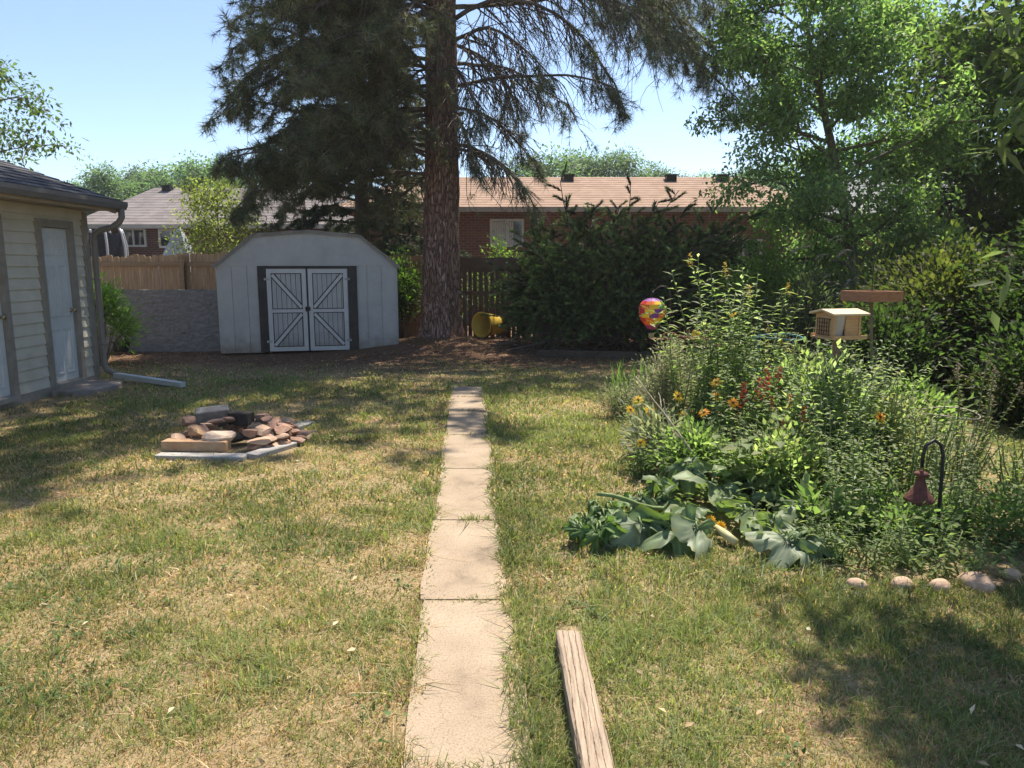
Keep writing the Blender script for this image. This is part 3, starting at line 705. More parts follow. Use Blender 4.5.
def houses():
    M['trim_pale'] = pmat('house_gutter', (.42, .38, .33), (.55, .50, .45), 4, .6, .05)
    br1 = brick('brick_dark_red', (.16, .065, .05), (.11, .05, .042), (.2, .17, .15))
    br2 = brick('brick_red', (.27, .105, .07), (.20, .08, .055), (.28, .23, .2))
    r1, nt, b, o = new_mat('roof_grey_brown'); shingle_nodes(nt, b, [(.2, (.14, .12, .115)), (.5, (.21, .185, .18)), (.8, (.28, .255, .25))], 2.5)
    r2, nt, b, o = new_mat('roof_tan_brown'); shingle_nodes(nt, b, [(.2, (.25, .165, .12)), (.5, (.33, .225, .165)), (.8, (.41, .29, .22))], 2.5)
    r3, nt, b, o = new_mat('roof_grey_metal'); shingle_nodes(nt, b, [(.2, (.20, .21, .22)), (.5, (.25, .26, .27)), (.8, (.32, .33, .34))], 2.5)
    P = lambda x, y, Y: at(x, y, Y)
    w1, w2 = P(122, 247, 26), P(146, 228, 26); w3, w4 = P(160, 248, 26), P(184, 229, 26)
    house('brick_house', 'dark red brick house with grey brown shingle roof and white windows at left', -14.6, -5.9, 26, 33, 2.95, 4.55, br1, r1,
          [(w1.x, w2.x, w1.z, w2.z), (w3.x, w4.x, w3.z, w4.z)], [(-13.2, 29.2), (-12.3, 29.1), (-9.9, 29.1)], 1.2)
    w1, w2 = P(490, 247, 22), P(524, 219, 22)
    house('brick_house', 'long red brick house with tan brown roof behind the juniper', -4.6, 8.6, 22, 29, 3.22, 4.50, br2, r2,
          [(w1.x, w2.x, w1.z, w2.z), (6.2, 7.3, 1.5, 2.35)], [(-2.9, 25), (1.85, 25), (5.2, 25), (6.9, 25)], 1.5, curtain=True)
    w1, w2 = P(880, 224, 23), P(898, 214, 23)
    house('brick_house', 'red brick house with grey roof beside the dark spruce', 10.6, 22, 23, 30, 3.1, 4.6, br2, r3, [(w1.x, w1.x + .9, w1.z - .4, w2.z), (14.0, 15.2, 1.4, 2.5)], [], 1.5)
    # curtain-like white air cooler in the window of the long house
    # play things behind the left fence
    T = thing('trampoline', 'dark trampoline enclosure with pale bent poles behind the cedar fence', 'trampoline', (-13.0, 23, 0))
    for k in range(8):
        a = 2 * math.pi * k / 8; cx, cy = -13.3 + .85 * math.cos(a), 24.2 + .85 * math.sin(a); ix, iy = -13.3 + .72 * math.cos(a), 24.2 + .72 * math.sin(a)
        p = MB(); p.tube([(cx, cy, 0), (cx, cy, 1.6), (cx, cy, 2.2), (cx * .4 + ix * .6, cy * .4 + iy * .6, 2.6), (ix, iy, 2.75)], .04, 8); p.build('pole', pmat('pole_pale', (.5, .5, .5), (.6, .6, .6), 4, .4, .02) if k == 0 else bpy.data.materials['pole_pale'], T, smooth=True)
    nm, nt, b, o = new_mat('net_mesh'); b.inputs['Base Color'].default_value = (.02, .022, .025, 1); b.inputs['Alpha'].default_value = .7
    n = MB(); n.lathe([(.76, .9), (.76, 2.6), (.75, 2.6), (.75, .9)], (-13.3, 24.2, 0), 24, close=False); n.build('net', nm, T)
    n = MB(); n.lathe([(.85, .82), (.9, .86), (.85, .9), (.01, .9), (.01, .82)], (-13.3, 24.2, 0), 24, close=False); n.build('mat', M['metal_black'], T)
    # grey tarp over a peaked frame
    tp = pmat('tarp_cloth', (.24, .27, .31), (.42, .45, .48), 3, .6, .4, c3=(.33, .36, .40))
    A = at(176, 228, 23.2); T = thing('tarp_tent', 'grey tarp draped over a peaked frame behind the cedar fence', 'tent', (A.x, 23.2, 0))
    V, F = [], []; n = 10
    base = [(-1.0, -.6), (-.2, -.75), (.75, -.7), (.95, .1), (.7, .8), (-.3, .9), (-1.05, .5), (-1.2, 0)]
    m_ = len(base)
    for j in range(n + 1):
        t = j / n
        for i, (u, v) in enumerate(base):
            s = (1 - t) ** .8 + .03; q = 1 + .12 * math.sin(i * 2.4 + j * .5)
            V.append((A.x + u * s * q + .1 * t, 23.2 + v * s * q, A.z * t))
    for j in range(n):
        for i in range(m_): F.append((j * m_ + i, j * m_ + (i + 1) % m_, (j + 1) * m_ + (i + 1) % m_, (j + 1) * m_ + i))
    F.append(tuple(n * m_ + i for i in range(m_)))
    mb = MB(); mb.add(V, F); mb.build('tarp', tp, T, smooth=False)
    p = MB(); p.tube([(A.x + .1, 23.2, 0), (A.x + .1, 23.2, A.z + .05)], .03, 8); p.build('pole', M['metal_black'], T)

# ================================================================== TREES
def wood(name, paths, mat, parent, n=6, smooth=True):
    mb = MB()
    for pts, r0, r1 in paths: mb.tube(pts, taper(r0, r1, len(pts)), n)
    return mb.build(name, mat, parent, smooth=smooth)

def pine():
    px, py = PINE; bz = gzf(px, py)
    T = thing('pine_tree', 'tall ponderosa pine with reddish scaly bark behind the garden path', 'tree', (px, py, bz))
    # bark
    m, nt, b, out = new_mat('pine_bark'); N, L = nt.nodes, nt.links
    tc = N.new('ShaderNodeTexCoord'); mp = N.new('ShaderNodeMapping'); mp.inputs['Scale'].default_value = (1, 1, .20); L.new(tc.outputs['Object'], mp.inputs['Vector'])
    wn = N.new('ShaderNodeTexNoise'); wn.inputs['Scale'].default_value = 6; wn.inputs['Detail'].default_value = 4; L.new(mp.outputs[0], wn.inputs['Vector'])
    va = N.new('ShaderNodeVectorMath'); va.operation = 'MULTIPLY_ADD'; L.new(wn.outputs['Color'], va.inputs[0]); va.inputs[1].default_value = (.16, .16, .16); L.new(mp.outputs[0], va.inputs[2])
    v = N.new('ShaderNodeTexVoronoi'); v.feature = 'DISTANCE_TO_EDGE'; v.inputs['Scale'].default_value = 25; L.new(va.outputs[0], v.inputs['Vector'])
    v2 = N.new('ShaderNodeTexVoronoi'); v2.inputs['Scale'].default_value = 25; L.new(va.outputs[0], v2.inputs['Vector'])
    sp = N.new('ShaderNodeSeparateColor'); L.new(v2.outputs['Color'], sp.inputs[0])
    plate = ramp2(nt, sp.outputs[0], [(0, (.26, .15, .11)), (.5, (.37, .22, .165)), (1, (.48, .33, .265))])
    fis = ramp2(nt, v.outputs['Distance'], [(.0, (.0, .0, .0)), (.16, (1, 1, 1))])
    x = N.new('ShaderNodeMix'); x.data_type = 'RGBA'; L.new(fis.outputs[0], x.inputs[0]); x.inputs[6].default_value = (.13, .08, .06, 1); L.new(plate.outputs[0], x.inputs[7])
    fn = N.new('ShaderNodeTexNoise'); fn.inputs['Scale'].default_value = 40; fn.inputs['Detail'].default_value = 6; L.new(mp.outputs[0], fn.inputs['Vector'])
    fr = ramp2(nt, fn.outputs['Fac'], [(.3, (.6, .6, .6)), (.7, (1.3, 1.3, 1.3))])
    x2 = N.new('ShaderNodeMix'); x2.data_type = 'RGBA'; x2.blend_type = 'MULTIPLY'; x2.inputs[0].default_value = .8; L.new(x.outputs[2], x2.inputs[6]); L.new(fr.outputs[0], x2.inputs[7])
    L.new(x2.outputs[2], b.inputs['Base Color']); b.inputs['Roughness'].default_value = .95; b.inputs['Specular IOR Level'].default_value = .1
    h = N.new('ShaderNodeMath'); h.operation = 'MULTIPLY_ADD'; L.new(fis.outputs[0], h.inputs[0]); h.inputs[1].default_value = 1; L.new(fn.outputs['Fac'], h.inputs[2])
    bp = N.new('ShaderNodeBump'); bp.inputs['Strength'].default_value = .9; bp.inputs['Distance'].default_value = .035; L.new(h.outputs[0], bp.inputs['Height']); L.new(bp.outputs[0], b.inputs['Normal'])
    def axis(z): return px + .018 * z + .03 * math.sin(z * .5), py + .04 * math.sin(z * .37)
    def rad(z): return max(.04, .37 * (1 - z / 17.5) ** .75 + .10 * math.exp(-z / .35) + .012)
    V, F = [], []; ns, nr = 56, 220; H = 16.5
    for j in range(nr + 1):
        z = -.25 + (H + .25) * (j / nr) ** 1.35
        cx, cy = axis(max(z, 0))
        for i in range(ns):
            t = 2 * math.pi * i / ns
            fl = .10 * math.exp(-max(z, 0) / .3) * math.sin(t * 5 + 1) * .6
            q = rad(max(z, 0)) + fl + .022 * noise.noise((math.cos(t) * 3.2, math.sin(t) * 3.2, z * 1.6)) + .017 * noise.noise((math.cos(t) * 8, math.sin(t) * 8, z * 4))
            V.append((cx + q * math.cos(t), cy + q * math.sin(t), bz + z))
    for j in range(nr):
        for i in range(ns): F.append((j * ns + i, j * ns + (i + 1) % ns, (j + 1) * ns + (i + 1) % ns, (j + 1) * ns + i))
    mb = MB(); mb.add(V, F); mb.build('trunk', m, T, smooth=True)
    for (t, z) in ((-1.9, 3.72), (-1.2, 3.35), (-.35, 4.2), (-2.2, 5.0)):         # stubs of lost limbs
        kn = MB(); cx, cy = axis(z); r_ = rad(z)
        a = Vector((cx + math.cos(t) * r_ * .8, cy + math.sin(t) * r_ * .8, bz + z)); d = Vector((math.cos(t), math.sin(t), .3))
        kn.tube([a, a + d * .12, a + d * .2], [.06, .045, .025], 8); kn.build('branch_stub', m, T, smooth=True)

    right = []; woodm = M['twig']; tufts = {'P': [], 'D': []}
    def limb(z0, azd, L, el, dz, r0, fol, ntw, twl, hang, nt_, bare_twigs=0, name='limb', wob=.09, obj=True, sub=True):
        """azd: degrees, 0 = to the right of the photo, 90 = away"""
        cx, cy = axis(z0); a = R(azd); P0 = Vector((cx, cy, bz + z0)) + Vector((math.cos(a), math.sin(a), 0)) * rad(z0) * .7
        d = (math.cos(a) * math.cos(R(el)), math.sin(a) * math.cos(R(el)), math.sin(R(el)))
        pts = path(P0, d, L, 10, dz, wob); ps = [(pts, r0, .012)]
        for k in range(ntw + bare_twigs):
            bare = k >= ntw
            t = random.uniform(.12, .75) if bare else fol + (1 - fol) * (k + random.random()) / ntw
            p, dd = lerp_path(pts, min(t, .995))
            sd = dd.cross(Vector((0, 0, 1))).normalized() * random.choice((-1, 1)); g = random.uniform(.3, 1.1)
            d2 = (dd * random.uniform(.3, 1) + sd * g + Vector((0, 0, random.uniform(-.35, .4) - hang))).normalized()
            l2 = twl * random.uniform(.55, 1.25) * (1.1 - .5 * t) * (1.35 if bare else 1)
            tp = path(p, d2, l2, 5, -hang * 1.5 + (0 if bare else random.uniform(-.2, .4)), .2)
            ps.append((tp, .006 + .012 * (1 - t), .004))
            subs = [tp]
            for q in range(3 if sub else 0):
                p3, d3 = lerp_path(tp, random.uniform(.25, .9))
                d3 = (d3 + Vector((random.gauss(0, .6), random.gauss(0, .6), random.gauss(-hang * .6, .35)))).normalized()
                sp_ = path(p3, d3, l2 * random.uniform(.3, .6), 3, -hang, .2); ps.append((sp_, .006, .003)); subs.append(sp_)
            if not bare:
                for s_ in subs:
                    for _ in range(nt_):
                        p4, d4 = lerp_path(s_, random.uniform(.25, 1) ** .8 if len(s_) > 4 else random.random())
                        tufts['P'].append(p4); tufts['D'].append(d4)
            elif random.random() < .35:
                p4, d4 = lerp_path(tp, 1.0); tufts['P'].append(p4); tufts['D'].append(d4)
        for q in range(6):
            p4, d4 = lerp_path(pts, random.uniform(max(fol, .8), 1)); tufts['P'].append(p4); tufts['D'].append(d4)
        if obj: wood(name, ps, woodm, T, 5)
        if obj and math.cos(R(azd)) > .3: right.append(pts)
        return ps
    # limbs to the right, drooping, mostly bare near the trunk, hung with dead twigs
    limb(4.75, -18, 3.3, 10, -.95, .042, .80, 10, .8, .5, 3, 34)
    limb(3.70, 4, 2.1, 14, -1.3, .04, .85, 5, .6, .6, 3, 34)
    limb(3.62, -40, 2.0, -4, -1.2, .036, .9, 4, .5, .5, 3, 28)
    limb(5.2, 25, 2.6, 8, -1.0, .042, .75, 12, .9, .6, 3, 34)
    limb(5.5, -42, 2.6, 20, -1.5, .042, .78, 10, .9, .6, 3, 34)
    limb(5.9, -26, 4.3, 22, -1.5, .048, .55, 26, 1.0, .5, 4, 30)
    limb(5.0, -66, 2.3, 10, -1.2, .036, .7, 10, .8, .6, 3, 30)
    limb(5.6, 52, 3.0, 12, -1.0, .04, .6, 16, .9, .5, 4, 28)
    limb(4.4, 40, 2.6, 10, -.9, .036, .7, 12, .8, .5, 4, 26)
    limb(4.2, -60, 1.8, 0, -1.0, .034, .8, 6, .6, .6, 3, 26)
    limb(6.9, 6, 7.2, 8, -.45, .055, .5, 50, 1.1, .45, 4, 10)
    limb(6.45, -12, 7.0, 10, -.55, .055, .5, 50, 1.1, .45, 4, 14)
    limb(7.2, 20, 7.1, 4, -.4, .055, .5, 46, 1.1, .45, 4, 8)
    limb(6.2, 14, 5.6, 14, -1.05, .05, .48, 40, 1.1, .45, 4, 26)
    limb(6.5, -6, 6.1, 16, -1.15, .052, .46, 48, 1.15, .45, 4, 24)
    limb(6.6, -45, 4.6, 12, -1.3, .05, .5, 36, 1.1, .45, 4, 24)
    limb(6.9, -22, 5.8, 12, -1.0, .052, .45, 48, 1.15, .45, 4, 18)
    limb(7.3, 30, 6.0, 12, -.9, .052, .4, 40, 1.15, .4, 4, 10)
    limb(7.6, -2, 6.6, 8, -.85, .055, .42, 50, 1.2, .45, 4, 10)
    limb(7.9, -25, 5.6, 4, -1.1, .055, .4, 46, 1.2, .45, 4, 6)
    # limbs to the left: dense, hanging low over the shed
    for q in range(40):
        z0 = 3.1 + q * .128 + random.uniform(-.1, .1); az = (q * 47.0) % 125 + 135
        L = (2.9 + 1.2 * min(1, (z0 - 2.6) / 2.2)) * random.uniform(.82, 1.06) * (.78 if az > 232 or az < 152 else 1) * (1 - .12 * max(0, min(1, (z0 - 5.2) / 1.5)))
        limb(z0, az, L, random.uniform(2, 22), random.uniform(-.85, -.45), .018 + .006 * L, .12, int(9 * L), 1.0, .25, 5, 9)
    # the low drooping tip over the shed's left roof
    limb(4.25, 208, 4.1, 0, -1.12, .04, .5, 26, .7, .5, 7, 3)
    limb(3.8, 200, 3.9, 0, -.95, .036, .5, 22, .7, .5, 7, 3)
    # long bare hangers that dangle from the right limbs
    ps = []
    for q in range(64):
        src = random.choice(right); p, dd = lerp_path(src, random.uniform(.06, .6))
        tp = path(p, (random.uniform(-.25, .75), random.uniform(-.5, .4), random.uniform(-.7, .2)), random.uniform(1.0, 2.5), 9, -1.35, .16); ps.append((tp, .011, .003))
        for k in range(6):
            p3, d3 = lerp_path(tp, random.uniform(.2, .98)); sp_ = path(p3, d3 + Vector((random.gauss(0, .7), random.gauss(0, .6), random.gauss(-.1, .4))), random.uniform(.2, .6), 4, -.5, .22); ps.append((sp_, .005, .002))
            if random.random() < .22:
                for _ in range(3): p4, d4 = lerp_path(sp_, random.uniform(.5, 1)); tufts['P'].append(p4); tufts['D'].append(d4)
    wood('dead_twigs', ps, woodm, T, 4)
    # the unseen upper crown still shades the lawn: same limbs, coarser needles
    fine_n = len(tufts['P'])
    ps = []
    for k in range(58):
        z0 = 7.6 + k * .145; az = (k * 137.5) % 360
        ps += limb(z0, az, 5.0 * (1 - (z0 - 7) / 11.5) + .9, random.uniform(5, 25), -.6, .05, .2, 16, 1.0, .2, 3, 0, obj=False, sub=False)
    wood('unseen_upper_limbs', ps, woodm, T, 4)
    P = np.array([tuple(p) for p in tufts['P']]); D = np.array([tuple(p) for p in tufts['D']])
    C = tints(len(P), [(.11, .14, .075), (.14, .165, .09), (.09, .12, .075), (.17, .18, .095), (.20, .18, .10)], .36)
    isr = P[:fine_n, 0] > px + .4; keep_ = (~isr) | (rng.random(fine_n) < .62); Pf, Df, Cf, isr = P[:fine_n][keep_], D[:fine_n][keep_], C[:fine_n][keep_], isr[keep_]
    Cf[isr] = Cf[isr] * np.array([.85, .98, 1.25])
    a = needle_arrays(Pf[~isr], Df[~isr], 10, .17, .0095, Cf[~isr]); e = needle_arrays(Pf[isr], Df[isr], 14, .18, .0068, Cf[isr], 1.1)
    c = needle_arrays(P[fine_n:], D[fine_n:], 9, .26, .045, C[fine_n:])
    print('pine tufts', fine_n, len(P))
    merge('crown', [a, e, c], M['needle'], T)

def conifer(name, label, x, y, H, Rb, zlow, cols, nb=60, nt_=10, k=10, nl=.11, nw=.012, lean=0):
    T = thing(name, label, 'tree', (x, y, 0))
    ps = [([Vector((x, y, -.1)), Vector((x + lean * .5, y, H * .5)), Vector((x + lean, y, H))], .02 * H + .02, .02)]
    wood('trunk', ps, M['bark_grey'], T, 10)
    ps = []; P, D = [], []
    for i in range(nb):
        t = (i + .5) / nb; z = zlow + (H - zlow - .1) * t; az = i * 2.4 + random.uniform(-.3, .3); L = Rb * (1 - t) ** .8 * random.uniform(.75, 1.1) + .15
        pts = path((x + lean * z / H, y, z), (math.cos(az), math.sin(az), .05 + .35 * t), L, 6, -.35, .08); ps.append((pts, .012 + .01 * L, .006))
        for q in range(int(8 * L) + 3):
            p, d = lerp_path(pts, .25 + .75 * random.random())
            sd = d.cross(Vector((0, 0, 1))).normalized() * random.choice((-1, 1))
            tp = path(p, d * .7 + sd * random.uniform(.3, 1) + Vector((0, 0, random.uniform(-.5, .1))), random.uniform(.25, .6), 3, -.3, .15); ps.append((tp, .006, .003))
            for _ in range(nt_):
                p4, d4 = lerp_path(tp, random.random()); P.append(tuple(p4)); D.append(tuple(d4))
    wood('branches', ps, M['twig'], T, 4)
    P, D = np.array(P), np.array(D)
    np_mesh('crown', *needle_arrays(P, D, k, nl, nw, tints(len(P), cols, .15), 1.0), M['needle'], T)
    return T

def broadleaf(name, label, x, y, H, Rx, zlow, nl, leaf, cols, nlimb=14, spread=.30, lean=(0, 0), r0=.12, cat='tree', group=None, ctr=None, mat='leaf', sub=5, aspect=.55, droop=.25, bark='bark_grey', prof=None, wobble=.10, cut=None):
    T = thing(name, label, cat, (x, y, 0), group)
    n = 9; tr = path((x, y, -.1), (lean[0], lean[1], 1), H * .86, n, 0, .05)
    ps = [(tr, r0, r0 * .18)]; cl = []
    def prune(q):
        if cut is None: return q
        ok = cut(np.array([tuple(v) for v in q])); n_ = 2
        while n_ < len(q) and (ok[n_] or (Vector((q[n_].x - x, q[n_].y - y, 0)).length < .9)): n_ += 1
        return q[:n_]
    for i in range(nlimb):
        t = (i + .6) / nlimb; zf = zlow + (H * .86 - zlow) * t
        p, d = lerp_path(tr, min(.99, max(.02, zf / (H * .86))))
        az = i * 2.399 + random.uniform(-.4, .4)
        w = (math.sin(math.pi * min(1, .18 + t * .78)) ** .7) if prof is None else prof(t)
        L = Rx * w * random.uniform(.8, 1.15)
        el = random.uniform(.25, .8)
        pts = prune(path(p, (math.cos(az), math.sin(az), el), L, 6, -droop, wobble)); ps.append((pts, r0 * .42 * (1 - .6 * t), .008))
        cl.append(pts[-1]); cl.append(pts[-2])
        for k in range(sub):
            q, dq = lerp_path(pts, random.uniform(.3, .95))
            d2 = (dq + Vector((random.gauss(0, .7), random.gauss(0, .7), random.gauss(.05, .5)))).normalized()
            sp = prune(path(q, d2, L * random.uniform(.25, .5), 4, -droop, .15)); ps.append((sp, r0 * .14, .005))
            for s in (.45, .75, 1.0): cl.append(lerp_path(sp, s)[0])
    cl.append(tr[-1]); cl.append(tr[-2])
    c = np.array([tuple(p) for p in cl])
    k = rng.integers(0, len(c), nl); sc = spread * (.5 + .9 * rng.random((len(c), 1)))
    off = rng.normal(size=(nl, 3)); off = unit(off) * np.minimum(np.linalg.norm(off, axis=1, keepdims=True), 1.5) * sc[k] * np.array([1, 1, .75])
    P = c[k] + off
    if cut is not None:
        kk = cut(P); P = P[kk]; off = off[kk]; k = k[kk]
    m = len(P)
    D = unit(off * .8 + rand_dirs(m) * .5 + np.array([0, 0, -.25])); Nn = unit(rand_dirs(m) * .7 + np.array([0, 0, 1.]))
    wood('trunk', ps[:1], M[bark], T, 12); wood('branches', ps[1:], M[bark], T, 5)
    Cc = tints(m, cols, .16) * (.8 + .45 * rng.random((len(c), 1)))[k]
    leaves('crown', P, D, Nn, leaf * (.6 + .8 * rng.random(m)), leaf * aspect * (.6 + .6 * rng.random(m)), np.clip(Cc, .005, .8), M[mat], T)
    return T

def shrub(name, label, x, y, H, Rx, nst, nl, leaf, cols, spread=.12, mat='leaf', aspect=.5, cat='shrub', stem='stem_brown', inner=.35, group=None, r=.012, flat=.0, Ry=None, part='foliage', flowers=None, fold=.18):
    """stems fan out of one root; leaves along their outer length"""
    bz = gzf(x, y); T = thing(name, label, cat, (x, y, bz), group); ps = []; A, Dd = [], []
    Ry = Ry or Rx
    for i in range(nst):
        az = random.uniform(0, 6.283); rr = math.sqrt(random.random()); hh = H * (1 - .55 * rr * rr) * random.uniform(.7, 1.05)
        tip = Vector((x + Rx * rr * math.cos(az), y + Ry * rr * math.sin(az), bz + hh))
        b0 = Vector((x + .15 * Rx * math.cos(az) * random.random(), y + .15 * Ry * math.sin(az) * random.random(), bz - .03))
        mid = b0.lerp(tip, .55) + Vector((-.12 * Rx * math.cos(az), -.12 * Ry * math.sin(az), .10 * hh)) + Vector((random.gauss(0, .03), random.gauss(0, .03), 0)) * Rx
        pts = [b0, b0.lerp(mid, .5), mid, mid.lerp(tip, .5) + Vector((0, 0, .02 * H)), tip]
        ps.append((pts, r, r * .3)); A.append(pts)
    wood('stem', ps, M[stem], T, 4)
    k = rng.integers(0, nst, nl); t = inner + (1 - inner) * rng.random(nl) ** .8
    pts = np.array([[tuple(p) for p in q] for q in A]); f = np.clip(t * 4, 0, 3.999); i0 = f.astype(int); fr = (f - i0)[:, None]
    P0 = pts[k, i0] * (1 - fr) + pts[k, i0 + 1] * fr; sd = unit(pts[k, i0 + 1] - pts[k, i0])
    off = rng.normal(size=(nl, 3)) * spread; P = P0 + off; P[:, 2] = np.maximum(P[:, 2], bz + .01)
    D = unit(off / spread * .5 + sd * .7 + rand_dirs(nl) * .5); Nn = unit(rand_dirs(nl) * .6 + np.array([0, 0, 1.]))
    C = tints(nl, cols, .16) * (.8 + .4 * rng.random((nst, 1)))[k]
    leaves(part, P, D, Nn, leaf * (.6 + .8 * rng.random(nl)), leaf * aspect * (.7 + .6 * rng.random(nl)), np.clip(C, .004, .8), M[mat], T, fold)
    if flowers: blooms(T, [q[-1] for q in A][:flowers[0]], *flowers[1:])
    return T

def blooms(T, pts, kind, cols, size, name='flower'):
    """every bloom is a part of its own; a daisy has its eye as a sub-part"""
    for p in pts:
        P, D, N_, C, Ls = [], [], [], [], []
        p = Vector(p)
        if kind == 'daisy':
            ax = Vector((random.gauss(0, .5), -.7 + random.gauss(0, .4), .7)).normalized(); u = ax.orthogonal().normalized(); v = ax.cross(u)
            for j in range(12):
                t = j * 2 * math.pi / 12 + random.uniform(-.1, .1); d = u * math.cos(t) + v * math.sin(t)
                P.append(tuple(p + d * size * .15 + ax * .01)); D.append(tuple(d + ax * random.uniform(-.25, .1))); N_.append(tuple(ax)); C.append(random.choice(cols)); Ls.append(size * random.uniform(.8, 1))
        else:
            for j in range(46):
                q = random.random(); s = size * (1 - q * .8)
                P.append(tuple(p + Vector((random.gauss(0, s * .3), random.gauss(0, s * .3), (q - .6) * size * 2.2)))); D.append((random.gauss(0, 1), random.gauss(0, 1), .5)); N_.append((random.gauss(0, 1), random.gauss(0, 1), 1)); C.append(random.choice(cols)); Ls.append(size * .28)
        n = len(P); C = np.array(C) * (1 + .15 * rng.normal(size=(n, 1)))
        f = leaves(name, np.array(P), np.array(D), np.array(N_), np.array(Ls), np.array(Ls) * (.42 if kind == 'daisy' else .8), np.clip(C, .01, .9), M['petal'], T, .08)
        if kind == 'daisy':
            mb = MB(); mb.lathe([(size * .02, -.2 * size), (size * .2, -.1 * size), (size * .24, .05 * size), (size * .12, .16 * size)], tuple(p + Vector((0, -.005, .01))), 8)
            mb.build('flower_centre', M['flower_eye'], f)

def stalks(name, label, x, y, H, Rx, nst, per, leaf, cols, aspect=.3, mat='leaf', stem='stem_green', lean=.12, group=None, flowers=None, r=.007, cat='plant', zmin=.08, droop=.3, top=.55, fold=.18, tipfrac=1.0):
    """upright leafy stalks; leaves spiral up every stalk and shrink to the tip"""
    bz = gzf(x, y); T = thing(name, label, cat, (x, y, bz), group); ps = []; P, D, N_, L_ = [], [], [], []; tips = []
    for i in range(nst):
        az = random.uniform(0, 6.283); rr = Rx * math.sqrt(random.random()); h = H * random.uniform(.68, 1.02)
        pts = path((x + rr * .45 * math.cos(az), y + rr * .45 * math.sin(az), bz - .03), (lean * math.cos(az) + random.gauss(0, lean * .5), lean * math.sin(az) + random.gauss(0, lean * .5), 1), h, 7, random.uniform(-.5, .1) * lean * 3, .085)
        ps.append((pts, r, r * .35)); tips.append(pts[-1])
        for k in range(per):
            t = zmin + (1 - zmin) * (k + random.random()) / per; p, d = lerp_path(pts, min(t, .999)); a = k * 2.4 + random.uniform(-.4, .4)
            sh = leaf * (1.15 - (1.15 - top) * t) * random.uniform(.7, 1.2)
            dd = Vector((math.cos(a), math.sin(a), random.uniform(-droop, .55))).normalized()
            P.append(tuple(p)); D.append(tuple(dd)); N_.append((random.gauss(0, .25) - dd.x * .4, random.gauss(0, .25) - dd.y * .4, 1)); L_.append(sh)
    if nst <= 6:
        for q in ps: wood('stem', [q], M[stem], T, 5)
    else: wood('stem', ps, M[stem], T, 5)
    n = len(P); L_ = np.array(L_)
    leaves('foliage', np.array(P), np.array(D), np.array(N_), L_, L_ * aspect * (.75 + .5 * rng.random(n)), tints(n, cols, .17), M[mat], T, fold)
    if flowers:
        k = max(1, int(nst * flowers[0])); blooms(T, tips[:k], *flowers[1:])
    return T

def blades(name, label, x, y, H, n, w, cols, spread=.1, arch=.6, cat='plant', group=None, mat='leaf', Rx=.08, plume=None):
    bz = gzf(x, y); T = thing(name, label, cat, (x, y, bz), group); seg = 6
    V, F, C = [], [], []; col = tints(n, cols, .15); ends = []
    for i in range(n):
        az = random.uniform(0, 6.283); h = H * random.uniform(.6, 1.05); a = arch * random.uniform(.3, 1.1)
        b = Vector((x + Rx * random.gauss(0, .5), y + Rx * random.gauss(0, .5), bz - .02)); o = Vector((math.cos(az), math.sin(az), 0)); s = Vector((-o.y, o.x, 0))
        k0 = len(V)
        for j in range(seg + 1):
            t = j / seg; p = b + o * (spread * t + a * h * t ** 2.2 * .55) + Vector((0, 0, h * (t - .28 * a * t ** 3))); ww = w * (1 - t ** 2.2) + .001
            V += [tuple(p - s * ww / 2), tuple(p + s * ww / 2)]; C += [tuple(col[i])] * 2
        ends.append((p, o))
        for j in range(seg): a_ = k0 + 2 * j; F += [(a_, a_ + 1, a_ + 3), (a_, a_ + 3, a_ + 2)]
    np_mesh('foliage', np.array(V), np.array(F), np.array(C), M[mat], T)
    if plume:
        P, D = [], []
        for p, o in ends[:plume]:
            for q in range(60):
                t = random.random(); P.append(tuple(p + o * .28 * t + Vector((random.gauss(0, .012), random.gauss(0, .012), .12 * t - .22 * t * t)))); D.append((o.x + random.gauss(0, .4), o.y + random.gauss(0, .4), -.5))
        P, D = np.array(P), np.array(D); m = len(P)
        leaves('plume', P, D, rand_dirs(m), .05, .012, tints(m, [(.42, .36, .26), (.5, .45, .34)], .1), M['litter'], T)
    return T

